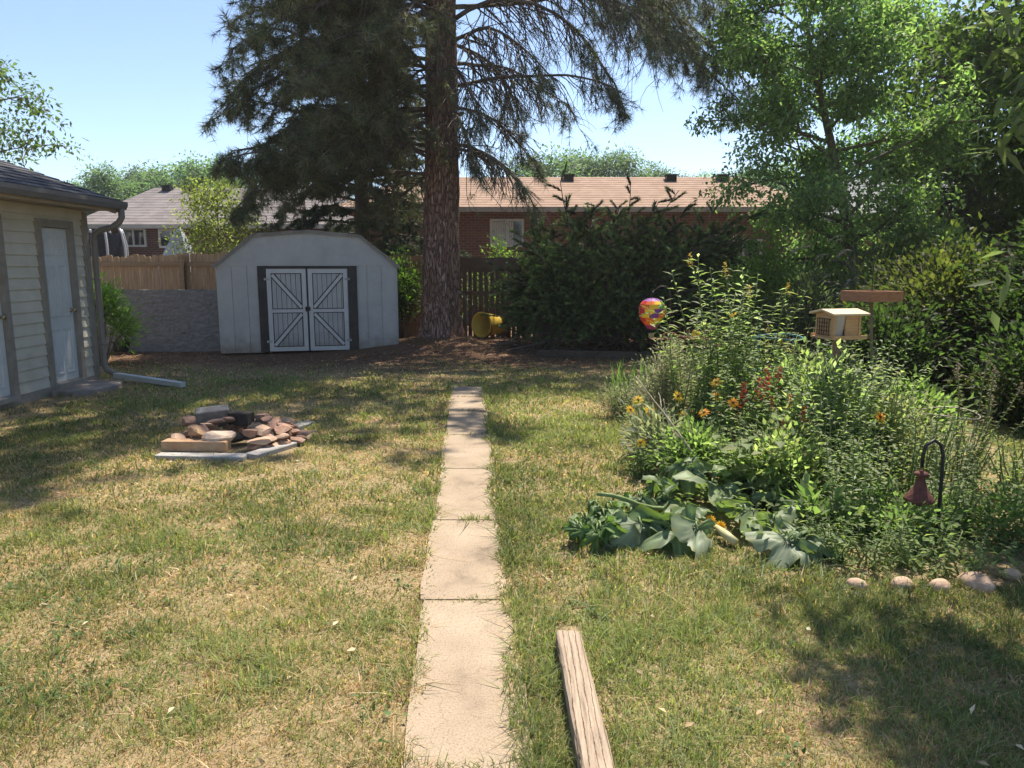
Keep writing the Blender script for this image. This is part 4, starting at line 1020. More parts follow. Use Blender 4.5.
def juniper(x, y):
    T = thing('juniper', 'large dark spreading juniper in front of the picket fence', 'shrub', (x, y, 0)); ps = []; P, D, C0 = [], [], []
    for i in range(560):
        az = random.uniform(0, 6.283); el = math.asin(random.uniform(.02, .99)); c = math.cos(az)
        Lx = 3.1 if c > 0 else 1.75 - .35 * max(0, .6 - el)
        q = ((math.cos(el) * c / Lx) ** 2 + (math.cos(el) * math.sin(az) / 1.2) ** 2 + (math.sin(el) / 3.15) ** 2) ** -.5
        L = q * random.uniform(.70, 1.03)
        if c > .05 and .5 < el < 1.2 and i % 3 == 0: L *= 1.2
        d = Vector((math.cos(az) * math.cos(el), math.sin(az) * math.cos(el), math.sin(el)))
        pts = path((x + .3 * d.x, y + .1 * d.y, .10 + .3 * random.random()), d + Vector((0, 0, .28 if el < .9 else 0)), L, 8, -.55 if el < .6 else -.5, .09)
        if i < 16: pts = path((x + .4, y, .3), (1, random.uniform(-.3, .3), random.uniform(.75, 1.1)), random.uniform(2.7, 3.6), 8, -.15, .05)
        ps.append((pts, .03, .006)); tone = random.uniform(.55, 1.5)
        for k in range(11):
            t = .50 + .50 * (k + random.random()) / 11; p, dd = lerp_path(pts, min(t, .999))
            if p.z < .62 and random.random() < .85: continue
            sd = Vector((random.gauss(0, 1), random.gauss(0, .8), random.gauss(.0, .5))).normalized()
            d2 = (dd * .9 + sd * .95 + Vector((0, 0, .0))).normalized(); l2 = random.uniform(.28, .62) * (1.2 - .6 * t)
            tp = path(p, d2, l2, 5, -.25, .06); ps.append((tp, .004, .002))
            for u in range(13):
                v = (u + random.random()) / 13; p4, d4 = lerp_path(tp, v); P.append(tuple(p4)); D.append(tuple(d4 * 1.3)); C0.append(tone * (.45 + 1.1 * v * v))  # sunlit tips and shaded inner fronds are put into the tint
    for k in range(60):                                   # bare dead wood low down
        az = random.uniform(3.3, 6.1); pts = path((x + random.uniform(-1.2, 1.8), y - random.uniform(.2, .7), .03), (math.cos(az), math.sin(az) * .5, random.uniform(.2, 1.1)), random.uniform(.5, 1.1), 5, -.6, .2); ps.append((pts, .012, .004))
    wood('branches', ps, M['twig'], T, 4)
    P, D = np.array(P), np.array(D)
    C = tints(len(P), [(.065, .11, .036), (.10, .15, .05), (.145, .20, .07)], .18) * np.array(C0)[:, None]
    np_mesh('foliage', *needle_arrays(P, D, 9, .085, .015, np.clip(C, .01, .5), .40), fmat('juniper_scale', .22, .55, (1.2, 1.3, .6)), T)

def trees():
    pine()
    conifer('fir_tree', 'dark dense conifer behind the cedar fence left of the pine', -3.6, 18.2, 10.5, 2.6, .8, [(.055, .08, .055), (.07, .10, .06), (.085, .11, .075)], 140, 11, 8, .13, .024)
    juniper(1.65, 14.5)
    G1 = [(.12, .20, .085), (.165, .25, .105), (.21, .295, .135), (.265, .33, .16)]
    broadleaf('ash_tree', 'bright green leafy tree between juniper and dark spruce', 6.75, 14.2, 8.6, 2.05, .5, 60000, .105, G1, 44, .23, (-.08, 0), .13, sub=7, wobble=.13, prof=lambda t: .62 + .42 * math.sin(math.pi * min(1, t * .9 + .1)))
    G2 = [(.06, .095, .028), (.08, .12, .034), (.105, .145, .042)]
    broadleaf('maple_tree', 'tall dark leafy tree at the right edge behind the spruce', 13.0, 17.0, 12, 4.7, 1.4, 75000, .19, G2, 40, .5, (-.01, 0), .24, sub=6)
    conifer('spruce_tree', 'blue grey spruce under the dark leafy tree', 9.3, 16.6, 4.6, 1.7, .6, [(.065, .09, .085), (.085, .115, .11), (.11, .14, .135)], 90, 9, 8, .08, .02)
    broadleaf('box_elder_tree', 'yellow green young tree behind the cedar fence at the left end of the shed', -6.75, 17.4, 3.95, 1.0, 1.2, 5200, .09, [(.19, .21, .065), (.15, .18, .055), (.23, .235, .085)], 14, .24, (.02, 0), .045, sub=6)
    broadleaf('elm_tree', 'leafy tree rising above the garage roof at far left', -15.6, 20.5, 8.2, 3.0, 1.8, 9000, .15, [(.07, .10, .03), (.10, .14, .04)], 18, .32, (-.02, 0), .14, sub=5)
    broadleaf('elm_tree', 'bushy yellow green tree just above the garage roof edge', -17.0, 24.5, 5.0, 2.0, 1.2, 6200, .17, [(.13, .16, .05), (.17, .2, .07)], 16, .35, (0, 0), .12, sub=5)
    # far trees beyond the houses
    far = [(.12, .175, .105), (.15, .205, .13), (.10, .15, .095)]
    spec = [(92, 158, 47, 'grey green treetop beyond the houses, just right of the garage roof', 1), (132, 156, 55, 'thin grey green treetop beyond the left house, second from the garage', .8), (160, 154, 50, 'rounded treetop beyond the left house between two taller crowns', 1),
            (200, 148, 44, 'tall dark rounded treetop beyond the right half of the left house', 1.25), (240, 172, 42, 'pale green tree beyond the left house beside the pine foliage', 1.2), (590, 146, 48, 'pointed green treetop beyond the long house, right of the pine trunk', .9), (548, 160, 40, 'dark green tree seen through the bare pine limbs', 1.2),
            (625, 152, 50, 'wide green treetop above the long tan roof', 1.2), (660, 164, 54, 'small green treetop at the right end of the row above the tan roof', .9), (690, 172, 62, 'lowest far treetop above the tan roof', .9), (735, 160, 58, 'grey green treetop beyond the long house beside the bright tree', 1.2), (775, 164, 55, 'far treetop half hidden by the bright green tree', 1.2), (495, 175, 45, 'low far tree right beside the pine trunk', 1.1), (68, 170, 60, 'faint far treetop touching the garage roof', 1)]
    for px_, py_, Y, lab, s in spec:
        p = at(px_, py_, Y); H = p.z * (1.1 if px_ > 540 else 1)
        broadleaf('far_tree', lab, p.x, Y, H * .98, 2.6 * s, H * .2, 14000, .21, [tuple(v * (.75 + .5 * ((px_ * 37) % 11) / 10) for v in c_) for c_ in far], 20, .62, (0, 0), .2, sub=5, group='trees far beyond the houses')
    # pale leaved tree standing just outside the right edge, limbs reaching in
    broadleaf('willow_tree', 'pale long leaved tree reaching in at the right edge', 4.9, 4.7, 6.8, 1.85, .9, 24000, .19, [(.20, .235, .13), (.16, .20, .095), (.25, .28, .18)], 26, .24, (-.03, 0), .10, aspect=.27, sub=5, droop=.4,
              prof=lambda t: 1.3 if t < .5 else 1.1 + 2.1 * (t - .5), cut=lambda P: ((P[:, 2] > 3.7) & (P[:, 1] < 6.1) & (P[:, 0] > 2.15 + .15 * (P[:, 2] - 4))) | ((P[:, 0] > 3.05) & (P[:, 1] < 5.1)))
    broadleaf('maple_tree', 'dark leafy tree out of view at right, added to shade the lawn', 10.3, 9.8, 8.6, 2.7, 2.4, 20000, .15, G2, 26, .33, (-.02, 0), .17, sub=6)  # unseen tree, added only for the shade it casts on the right
# ================================================================== SHRUBS ROUND THE YARD
def yard_shrubs():
    dk = [(.045, .075, .028), (.065, .10, .035), (.09, .125, .045)]
    md = [(.09, .14, .04), (.12, .18, .05), (.14, .20, .06)]
    br = [(.15, .23, .045), (.20, .27, .06), (.12, .19, .045)]
    vd = [(.030, .052, .020), (.045, .072, .026), (.065, .095, .034)]
    shrub('lilac_shrub', 'dark lilac shrub filling the right edge behind the garden', 6.6, 8.6, 2.3, 1.5, 80, 15000, .095, vd, .17, aspect=.6, inner=.08)
    shrub('lilac_shrub', 'dark shrub with yellow tinged leaves right of the tray feeder', 5.5, 9.6, 2.0, 1.25, 60, 10500, .085, [(.045, .06, .02), (.07, .085, .026), (.11, .11, .035)], .16, aspect=.55, inner=.1)
    shrub('lilac_shrub', 'low dark shrub below the tray feeder pole', 4.35, 8.6, 1.25, .85, 44, 6000, .075, vd, .13, aspect=.6, inner=.05)
    shrub('lilac_shrub', 'low dark shrub beyond the right end of the garden bed', 5.15, 7.35, 1.0, .8, 44, 6000, .07, vd, .12, aspect=.55, inner=.05)
    shrub('lilac_shrub', 'leafy shrub at the right edge beneath the pale leaved tree', 5.9, 6.5, 1.5, 1.0, 50, 8000, .08, [(.05, .08, .026), (.075, .11, .035)], .14, aspect=.5, inner=.05)
    shrub('ivy_shrub', 'blue green ivy mound along the fence at far right', 7.9, 13.2, 1.95, 2.1, 60, 8000, .09, [(.06, .095, .055), (.08, .12, .07), (.105, .145, .09)], .18, aspect=.8, Ry=.7)
    shrub('ivy_shrub', 'dark leafy bush between the tray feeder and the fence', 5.6, 11.6, 1.5, .9, 40, 4500, .08, dk, .15, aspect=.7)
    shrub('privet_shrub', 'light green bush right of the juniper', 4.25, 12.6, 2.3, .75, 30, 3200, .085, br, .14, aspect=.55)
    shrub('privet_shrub', 'dark bush at the foot of the light green bush', 3.6, 11.4, 1.1, .7, 30, 2600, .075, dk, .13, aspect=.6)
    shrub('butterfly_bush', 'grey green bush behind the hopper feeder', 4.05, 10.3, 1.5, .6, 30, 2800, .085, [(.10, .125, .07), (.14, .16, .10), (.075, .10, .05)], .11, aspect=.32)
    blades('pampas_grass', 'tall arching ornamental grass with pale plumes behind the tray feeder', 5.35, 11.3, 2.2, 190, .016, [(.16, .18, .09), (.22, .22, .13), (.12, .15, .07)], .06, .55, 'grass clump', Rx=.22, plume=12)
    shrub('sumac_shrub', 'feathery light green shrub beside the garage downspout', -6.75, 12.1, 1.36, .52, 22, 2600, .12, [(.12, .21, .04), (.16, .26, .055), (.20, .29, .075)], .10, aspect=.24, cat='shrub', inner=.62)
    shrub('honeysuckle_vine', 'green leafy vine between the shed and the pine trunk', -2.35, 15.5, 2.0, .45, 26, 2600, .085, [(.05, .10, .02), (.09, .15, .03), (.13, .19, .05)], .12, aspect=.6, cat='vine')
    shrub('seedling_shrub', 'low green growth along the top of the dark fence', -.2, 16.6, 2.1, 1.0, 26, 2400, .075, md, .12, aspect=.6, Ry=.3, inner=.6)
    shrub('lilac_shrub', 'shaded leafy bush behind the shed seen over its left eave', -3.4, 16.4, 2.4, 1.5, 30, 3000, .09, [(.05, .08, .025), (.09, .12, .035)], .15, Ry=.3)

# ================================================================== GARDEN BED
def garden():
    M['flower_eye'] = pmat('flower_eye', (.06, .03, .012), (.12, .06, .02), 60, .9, .3)
    M['twine'] = pmat('twine', (.30, .26, .17), (.42, .37, .26), 20, .9, .2)
    Yw = [(.85, .52, .03), (.9, .62, .06), (.78, .42, .02)]; Org = [(.85, .32, .02), (.9, .42, .04)]
    Gm = [(.17, .235, .09), (.225, .29, .12), (.285, .335, .17), (.31, .325, .16), (.22, .28, .145), (.34, .32, .19)]
    Gd = [(.125, .19, .066), (.175, .24, .087), (.22, .275, .12)]
    Sil = [(.30, .345, .235), (.38, .41, .305), (.24, .29, .18)]
    Grey = [(.25, .26, .20), (.31, .315, .25), (.20, .215, .16)]
    # soil of the bed with ground cover
    n = 15000; xs = rng.uniform(.6, 4.2, n); ys = rng.uniform(3.3, 9.3, n); k = in_poly(xs, ys, BED); xs, ys = xs[k], ys[k]; n = len(xs)
    P = np.stack([xs, ys, gz(xs, ys) + .26 * rng.random(n) ** 1.6 * (.3 + vnoise(xs, ys, .35, 91))], 1); D = rand_dirs(n); D[:, 2] = np.abs(D[:, 2]) * .5
    o = leaves('ground_cover', P, D, np.tile([0, 0, 1.], (n, 1)) + .5 * rand_dirs(n), .03 + .045 * rng.random(n), .018 + .012 * rng.random(n), tints(n, Gd + [(.13, .17, .07)], .2), M['leaf_matte'], None)
    tag(o, 'low mixed green ground cover filling the garden bed', 'ground cover', kind='stuff')

    def S(name, label, x, y, H, Rx, nst, per, leaf, cols, *a, **k):
        return stalks(name, label, x, y, H * 1.08, Rx * 1.15, int(nst * 1.6), int(per * 1.45), leaf * 1.12, cols, *a, **k)
    # the tall group
    S('goldenrod', 'tallest flowering stalks with yellow buds in the middle of the bed', 1.88, 6.5, 1.66, .20, 9, 40, .15, Gm + Sil, .24, flowers=(.22, 'plume', [(.62, .52, .12), (.7, .55, .1)], .06))
    S('goldenrod', 'tall leafy stalks left of the tallest yellow budded stalks', 1.62, 6.7, 1.28, .16, 7, 34, .14, Gm, .25, flowers=(.2, 'daisy', Yw, .045))
    S('goldenrod', 'tall leafy stalks just right of the tallest yellow budded stalks', 2.12, 6.55, 1.36, .15, 7, 34, .14, Gm + Sil[:1], .25, flowers=(.1, 'plume', [(.62, .52, .12), (.7, .55, .1)], .05))
    S('mallow', 'broad leaved stalks below the tallest yellow budded stalks', 1.86, 6.05, .98, .30, 11, 24, .11, Gd + Gm, .45)
    shrub('sage_bush', 'rounded grey green sage bush at the left of the tall stalks', 1.47, 7.0, .88, .36, 60, 5200, .036, Grey, .05, 'leaf_matte', .35, 'shrub', flat=0, r=.004)
    shrub('lavender', 'small silvery mound at the far left corner of the bed', 1.18, 7.75, .42, .30, 40, 2200, .035, [(.2, .22, .16), (.16, .19, .11)], .045, 'leaf_matte', .3, 'plant', r=.003)
    blades('iris', 'bright sword leaved clump at the left tip of the bed', 1.27, 8.3, .62, 34, .028, [(.12, .20, .05), (.17, .25, .07)], .10, .32, Rx=.16)
    blades('iris', 'sword leaved clump under the balloon spinner', 1.62, 8.6, .66, 30, .026, [(.10, .18, .045), (.15, .22, .06)], .10, .35, Rx=.16)
    S('coneflower', 'yellow coneflowers in front of the grey sage bush', 1.23, 6.2, .52, .2, 8, 15, .11, Gm, .4, flowers=(.7, 'daisy', Yw, .055))
    shrub('lambs_ear', 'pale silvery leaves at the left edge below the coneflowers', 1.22, 5.75, .42, .28, 30, 750, .085, [(.20, .235, .16), (.26, .285, .21)], .07, 'leaf_matte', .4, 'plant', r=.004)
    S('coneflower', 'single yellow bloom low at the left edge above the squash', .98, 5.45, .34, .12, 4, 12, .08, Gd, .4, flowers=(.3, 'daisy', Yw, .045))
    shrub('oregano', 'dark low leafy mound between silvery leaves and squash', 1.35, 5.3, .42, .32, 40, 1900, .05, Gd, .06, 'leaf', .55, 'plant', r=.004)
    S('amaranth', 'red plumed amaranth in the middle of the bed', 2.08, 5.55, .80, .14, 5, 22, .10, Gd, .4, flowers=(.9, 'plume', [(.30, .03, .03), (.22, .025, .02), (.40, .09, .05)], .085))
    S('amaranth', 'smaller red flowered stalk in front of the red amaranth', 1.92, 5.2, .62, .10, 4, 18, .08, Gm, .4, flowers=(.9, 'plume', [(.36, .03, .035), (.45, .06, .06)], .055))
    S('blanket_flower', 'orange flower just right of the red amaranth', 2.3, 5.35, .62, .14, 5, 18, .08, Gm, .35, flowers=(.4, 'daisy', Org, .05))
    S('coneflower', 'orange blooms left of the red amaranth', 1.72, 5.75, .66, .18, 6, 18, .09, Gm, .38, flowers=(.5, 'daisy', Org, .05))
    shrub('tomato_plant', 'bushy green tomato plant beneath the hopper feeder', 2.45, 6.1, .92, .38, 50, 3000, .065, Gm, .07, 'leaf', .5, 'plant', 'stem_green', r=.005)
    S('milkweed', 'silver leaved stalks in front of the hopper feeder, the left ones', 2.22, 5.95, .98, .16, 9, 34, .07, Sil, .42)
    S('milkweed', 'tall silvery stalks hiding the post of the hopper feeder', 2.33, 5.2, .98, .24, 15, 30, .075, Sil + Gm[:1], .42)
    S('sunflower', 'broad leaved green stalks below the right end of the hopper feeder', 2.62, 5.45, .92, .2, 10, 20, .11, Gm, .5)
    S('milkweed', 'silver leaved stalks between the hopper feeder and the tray pole', 2.8, 5.75, 1.0, .20, 11, 32, .07, Sil, .42)
    S('milkweed', 'two pale leaved spikes right of the tray feeder pole', 3.22, 6.1, 1.0, .10, 3, 30, .075, Sil, .4)
    S('mint', 'yellow green leafy stalks at the centre of the bed', 2.3, 4.95, .70, .32, 22, 22, .06, Gm + [(.17, .21, .06)], .5)
    S('mint', 'dense green stalks right of the red amaranth', 2.55, 5.35, .92, .30, 22, 24, .07, Gm, .45)
    S('mint', 'green stalks left of the rusty bell lantern', 2.25, 4.6, .55, .28, 20, 20, .055, Gm + Gd, .5)
    shrub('catmint', 'fluffy grey green mound behind the black hook', 2.85, 5.35, .66, .34, 50, 2600, .042, Sil + Gm, .06, 'leaf_matte', .45, 'plant', r=.003)
    S('seed_stalks', 'tall brown seed spikes at the right end of the bed', 3.27, 5.2, .92, .16, 7, 40, .045, [(.20, .19, .12), (.14, .16, .07), (.26, .2, .15)], .4, flowers=(.8, 'plume', [(.24, .19, .15), (.3, .25, .2)], .04))
    S('seed_stalks', 'short drooping brown stalks beside the wire cage', 3.0, 4.9, .6, .22, 12, 24, .05, [(.17, .19, .08), (.22, .2, .11)], .38)
    S('aster', 'slender leafy stalks in front of the wire cage', 2.75, 4.85, .72, .2, 13, 26, .055, Gm, .3)
    shrub('strawberry', 'low dark green leaves under the rusty bell lantern', 2.3, 4.2, .22, .40, 40, 1900, .036, [(.13, .19, .08), (.18, .24, .11)], .07, 'leaf', .65, 'plant', 'stem_green', r=.003)
    shrub('strawberry', 'low dark leaves at the right front corner of the bed', 2.9, 4.2, .24, .42, 40, 1700, .034, [(.10, .15, .06), (.14, .20, .08)], .07, 'leaf', .6, 'plant', 'stem_green', r=.003)
    S('dianthus', 'light green sprawling stems at the front edge over the stones', 1.95, 3.95, .28, .42, 34, 16, .04, Gm + [(.17, .22, .07)], .3, lean=.5)
    S('dianthus', 'sprawling dry and green stems at the front right over the stones', 2.3, 3.78, .22, .35, 26, 14, .04, Gd + [(.2, .19, .1)], .3, lean=.6)
    S('cosmos', 'airy green stalks behind the squash leaves', 1.7, 5.1, .58, .26, 14, 20, .07, Gm, .2)
    S('cosmos', 'light stalks at the left rear of the bed behind the sage', 1.75, 7.5, .9, .22, 12, 24, .07, Sil + Gm, .25)
    S('yarrow', 'green stalks with ochre heads right of the tall group', 2.35, 6.7, 1.02, .26, 14, 26, .07, Gm, .3, flowers=(.25, 'plume', [(.5, .38, .1), (.42, .3, .1)], .045))
    S('yarrow', 'stalks at the rear right of the bed below the tray feeder', 2.95, 6.6, .85, .26, 14, 26, .065, Sil + Gd, .32)
    S('wild_lettuce', 'thin pale wispy stalks rising behind the red amaranth', 2.3, 6.3, 1.15, .35, 9, 22, .07, Sil, .25, r=.005)
    S('wild_lettuce', 'thin wispy stalks leaning right of the rusty bell lantern', 2.75, 4.55, .62, .25, 10, 18, .05, Sil + [(.33, .29, .16)], .25, r=.004)
    S('wild_lettuce', 'loose pale stalks between squash and rusty bell lantern', 2.05, 4.35, .58, .25, 12, 20, .055, Gm + Sil, .35, r=.004)
    shrub('tomato_plant', 'leafy pale green plant right in front of the hopper feeder post', 2.27, 5.3, .96, .26, 40, 2300, .055, Gm + Sil, .06, 'leaf', .5, 'plant', 'stem_green', r=.004)
    S('seed_stalks', 'short leafy stalks at the far right end of the bed', 3.5, 4.85, .5, .3, 12, 20, .055, Gm + [(.26, .22, .13)], .38)
    S('mint', 'green stalks around the black hook of the rusty bell', 2.62, 4.3, .40, .25, 14, 18, .05, Gm, .45)
    shrub('dock_plant', 'broad leaved low plant between squash and front stones', 1.86, 4.25, .22, .22, 14, 90, .11, Gd, .05, 'leaf', .55, 'plant', 'stem_green', r=.005, inner=.5)
    S('sunflower', 'big leaved green stalks between squash and red amaranth', 1.62, 4.85, .55, .22, 7, 12, .15, Gm, .6)
    shrub('tomato_plant', 'dark green tomato plant at the right rear of the bed', 3.35, 6.0, .62, .35, 44, 2200, .06, Gd, .07, 'leaf', .5, 'plant', 'stem_green', r=.005)
    S('mint', 'green stalks filling the rear left of the bed', 2.0, 7.3, .82, .32, 18, 24, .07, Gm, .4)
    shrub('oregano', 'mid green mound at the middle of the bed below the red flowers', 1.85, 4.85, .48, .34, 46, 2100, .05, Gm, .06, 'leaf', .5, 'plant', r=.003)

    # dry bleached stalk leaning over the left of the bed
    mb = MB(); p = path((1.42, 5.05, .12), (-.45, .35, .62), .95, 8, .0, .06); mb.tube(p, taper(.011, .004, 9), 6)
    for t in (.35, .5, .65, .8):
        a, d = lerp_path(p, t); mb.tube(path(a, d + Vector((random.gauss(0, .5), random.gauss(0, .5), .1)), .22, 4, 0, .1), taper(.005, .002, 5), 5)
    tag(mb.build('dry_stalk', M['twine'], None, (1.42, 5.05, 0), smooth=True), 'bleached dry branching stalk leaning above the squash leaves', 'dry stalk')
    squash()

def squash():
    T = thing('squash_plant', 'sprawling squash plant with big grey green leaves and orange blossoms', 'squash plant', (1.0, 4.5, 0))
    lm = M['squash_leaf'] = fmat('squash_leaf', .35, .5, (1.3, 1.5, .55), .3)
    V, F, C = [], [], []; ps = []
    def leaf(c, size, az, tilt, col, cup=.25, fold=0):
        """five lobed leaf, its stalk joins at the notch; az where the tip points"""
        d = Vector((math.cos(az) * math.cos(tilt), math.sin(az) * math.cos(tilt), math.sin(tilt))); s = d.cross(Vector((0, 0, 1))).normalized(); u = s.cross(d)
        roll = random.gauss(0, .45); s, u = s * math.cos(roll) + u * math.sin(roll), u * math.cos(roll) - s * math.sin(roll)
        n = 60; rings = 5; k0 = len(V); V.append(tuple(c)); C.append(col * 1.2)
        ph = random.uniform(0, 6); fold = random.uniform(.35, .95); dr = random.uniform(.3, 1.1); w1, w2 = random.uniform(-.2, .2), random.uniform(.6, 1.2)
        lobes = [random.uniform(.8, 1.1) for _ in range(6)]
        for r in range(1, rings + 1):
            q = r / rings
            for i in range(n):
                t = -math.pi + 2 * math.pi * (i + .5) / n
                a_ = t / (2 * math.pi / 5); sq = abs((a_ + .5) % 1 - .5) * 2
                lob = (1.0 - .50 * sq ** 1.2) * lobes[int(math.floor(a_ + .5)) + 2] + .04 * math.sin(23 * t + ph)
                if abs(t) > 2.8: lob *= .45
                lob = .62 * (1 - q) + lob * q
                rad = size * lob * q * .62; x, y = rad * math.cos(t) + size * .10 * q, rad * math.sin(t)
                zz = -fold * abs(y) - dr * max(x, 0) ** 2 / size * 1.1 + .05 * size * math.sin(9 * x / size + ph) * q + w1 * x * y / size + .07 * size * (sq - .5) * q + .24 * size * q * noise.noise((x * 3.2 / size + ph * 5, y * 3.2 / size, ph)) + .09 * size * q * noise.noise((x * 9 / size, y * 9 / size + ph, ph))
                V.append(tuple(c + d * x * w2 + s * y + u * zz))
                vein = 1.4 if sq < .09 and q < .95 else 1
                C.append(col * vein * (1 + .12 * random.gauss(0, 1)) * (np.array((1.4, 1.2, .8)) if r == rings and i % 4 == 0 else 1))
        for i in range(n): F.append((k0, k0 + 1 + i, k0 + 1 + (i + 1) % n))
        for r in range(rings - 1):
            for i in range(n):
                a = k0 + 1 + r * n + i; b = k0 + 1 + r * n + (i + 1) % n; F.append((a, b, b + n)); F.append((a, b + n, a + n))
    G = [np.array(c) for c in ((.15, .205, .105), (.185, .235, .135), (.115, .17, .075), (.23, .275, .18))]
    spec = [(682, 468, 4.95, .27, -1.4, -.5), (712, 488, 4.75, .33, -.9, -.55), (668, 536, 4.05, .36, -1.8, -.9), (640, 548, 4.05, .30, -2.6, -.8), (752, 520, 4.35, .29, -1.2, -.9), (752, 452, 5.15, .34, .5, .15), (765, 482, 4.9, .30, -.7, -.2), (785, 500, 4.7, .31, -.3, -.4), (800, 508, 4.6, .24, -.9, -.6),
            (690, 522, 4.3, .26, -.4, -.6), (730, 470, 5.0, .26, 1.6, .1), (788, 556, 3.85, .24, -1.2, -.4), (806, 552, 3.9, .20, .2, .0), (822, 556, 3.9, .15, .4, .05), (664, 505, 4.55, .22, 2.6, -.3), (698, 545, 4.05, .24, -.9, -1.0), (640, 505, 4.55, .20, -2.9, -.5), (770, 540, 4.15, .22, -1.9, -.8), (655, 488, 4.75, .17, 1.9, .2),
            (612, 520, 4.35, .18, -1.7, -.8), (596, 528, 4.25, .17, -2.4, -.7), (584, 540, 4.15, .16, -2.9, -.6), (606, 545, 4.1, .17, -1.2, -.9), (578, 553, 4.0, .15, -2.4, -.8), (596, 560, 3.95, .16, -1.5, -.6), (622, 508, 4.5, .17, 2.2, -.3), (590, 518, 4.4, .15, 2.5, -.2), (604, 534, 4.2, .15, .5, -.2), (630, 530, 4.25, .17, -.7, -.7), (574, 540, 4.1, .13, 3.0, -.6), (600, 552, 3.98, .16, .2, -.7)]
    spec = spec[:19] + spec[19:] + [(px_ + random.uniform(-9, 9), py_ + random.uniform(-6, 8), Y_ + random.uniform(-.08, .08), s_ * .7, az_ + random.gauss(0, 1.2), ti_) for (px_, py_, Y_, s_, az_, ti_) in spec]
    for k, (px, py, Y, s, az, ti) in enumerate(spec):
        k = k if k < 31 else (0 if k - 31 < 19 else 20)
        c = at(px, py, Y); c.z = max(c.z, .10) + .035
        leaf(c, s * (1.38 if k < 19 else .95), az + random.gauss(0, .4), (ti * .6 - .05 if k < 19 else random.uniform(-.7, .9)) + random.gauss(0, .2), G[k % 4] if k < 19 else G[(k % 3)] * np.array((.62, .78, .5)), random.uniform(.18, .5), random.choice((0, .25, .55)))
        root = Vector((c.x + random.gauss(0, .05), c.y + .10 + random.gauss(0, .05), .02))
        mid = root.lerp(c, .45) + Vector((0, .02, .05 + .35 * max(c.z - .1, 0)))
        ps.append(([root, root.lerp(mid, .55) + Vector((0, 0, .03)), mid, mid.lerp(c, .6) + Vector((0, 0, .025)), c], .008, .005))
    ps.append((path((1.05, 4.55, .06), (-.75, -.6, .05), .62, 6, -.1, .12), .017, .012)); ps.append((path((1.05, 4.55, .06), (.8, -.45, .05), .7, 6, -.1, .12), .016, .011))
    ps.append((path((1.05, 4.45, .04), (-.9, -.35, .02), .6, 6, -.05, .1), .012, .008))
    wood('stem', ps, pmat('squash_stem', (.13, .19, .06), (.20, .26, .10), 20, .6, .1), T, 7)
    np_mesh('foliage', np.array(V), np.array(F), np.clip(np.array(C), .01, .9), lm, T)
    for px, py, Y in ((710, 521, 4.3), (720, 529, 4.22), (739, 526, 4.3), (652, 515, 4.45), (733, 510, 4.5)):
        c = at(px, py, Y); c.z = max(c.z, .06); P, D, N_ = [], [], []
        for j in range(10):
            t = j * .6283; d = Vector((math.cos(t) * .7, -.35 + .3 * math.sin(t), .55 + .6 * math.sin(t))).normalized(); P.append(tuple(c)); D.append(tuple(d)); N_.append((0, -1, .3))
        leaves('flower', np.array(P), np.array(D), np.array(N_), .042, .026, tints(10, [(.85, .50, .04), (.9, .6, .08)], .1), M['petal'], T, .25)
    mb = MB(); a = at(735, 552, 4.0); a.z = .05
    mb.tube([a, a + Vector((-.03, .09, .01)), a + Vector((-.05, .18, .015)), a + Vector((-.055, .21, .02))], [.022, .026, .018, .009], 10)
    mb.build('fruit', pmat('squash_fruit', (.45, .42, .2), (.55, .5, .28), 10, .5, .05), T, smooth=True)

# ================================================================== STONES
def stone_mesh(mb, c, size, seed, flat=.55, rot=0, tilt=(0, 0), sub=2, ang=True):
    bm = bmesh.new(); bmesh.ops.create_icosphere(bm, subdivisions=sub, radius=1)
    rr = random.Random(seed); pl = [Vector((rr.gauss(0, 1), rr.gauss(0, 1), rr.gauss(0, 1))).normalized() for _ in range(13)]; dl = [rr.uniform(.42, .82) for _ in pl]
    ro = Matrix.Rotation(rot, 4, 'Z') @ Matrix.Rotation(tilt[0], 4, 'X') @ Matrix.Rotation(tilt[1], 4, 'Y')
    vs = []
    for v in bm.verts:
        p = v.co.copy()
        if ang:
            for n_, d_ in zip(pl, dl):                    # flat broken faces
                q = p.dot(n_)
                if q > d_: p -= n_ * (q - d_)
        p *= 1 + .10 * noise.noise(p * 2.2 + Vector((seed * 3.1, 0, 0)))
        p = Vector((p.x * size[0], p.y * size[1], p.z * size[2])) * (1.18 if ang else 1)
        vs.append(tuple(ro @ p + Vector(c)))
    mb.add(vs, [tuple(v.index for v in f.verts) for f in bm.faces]); bm.free(); return mb

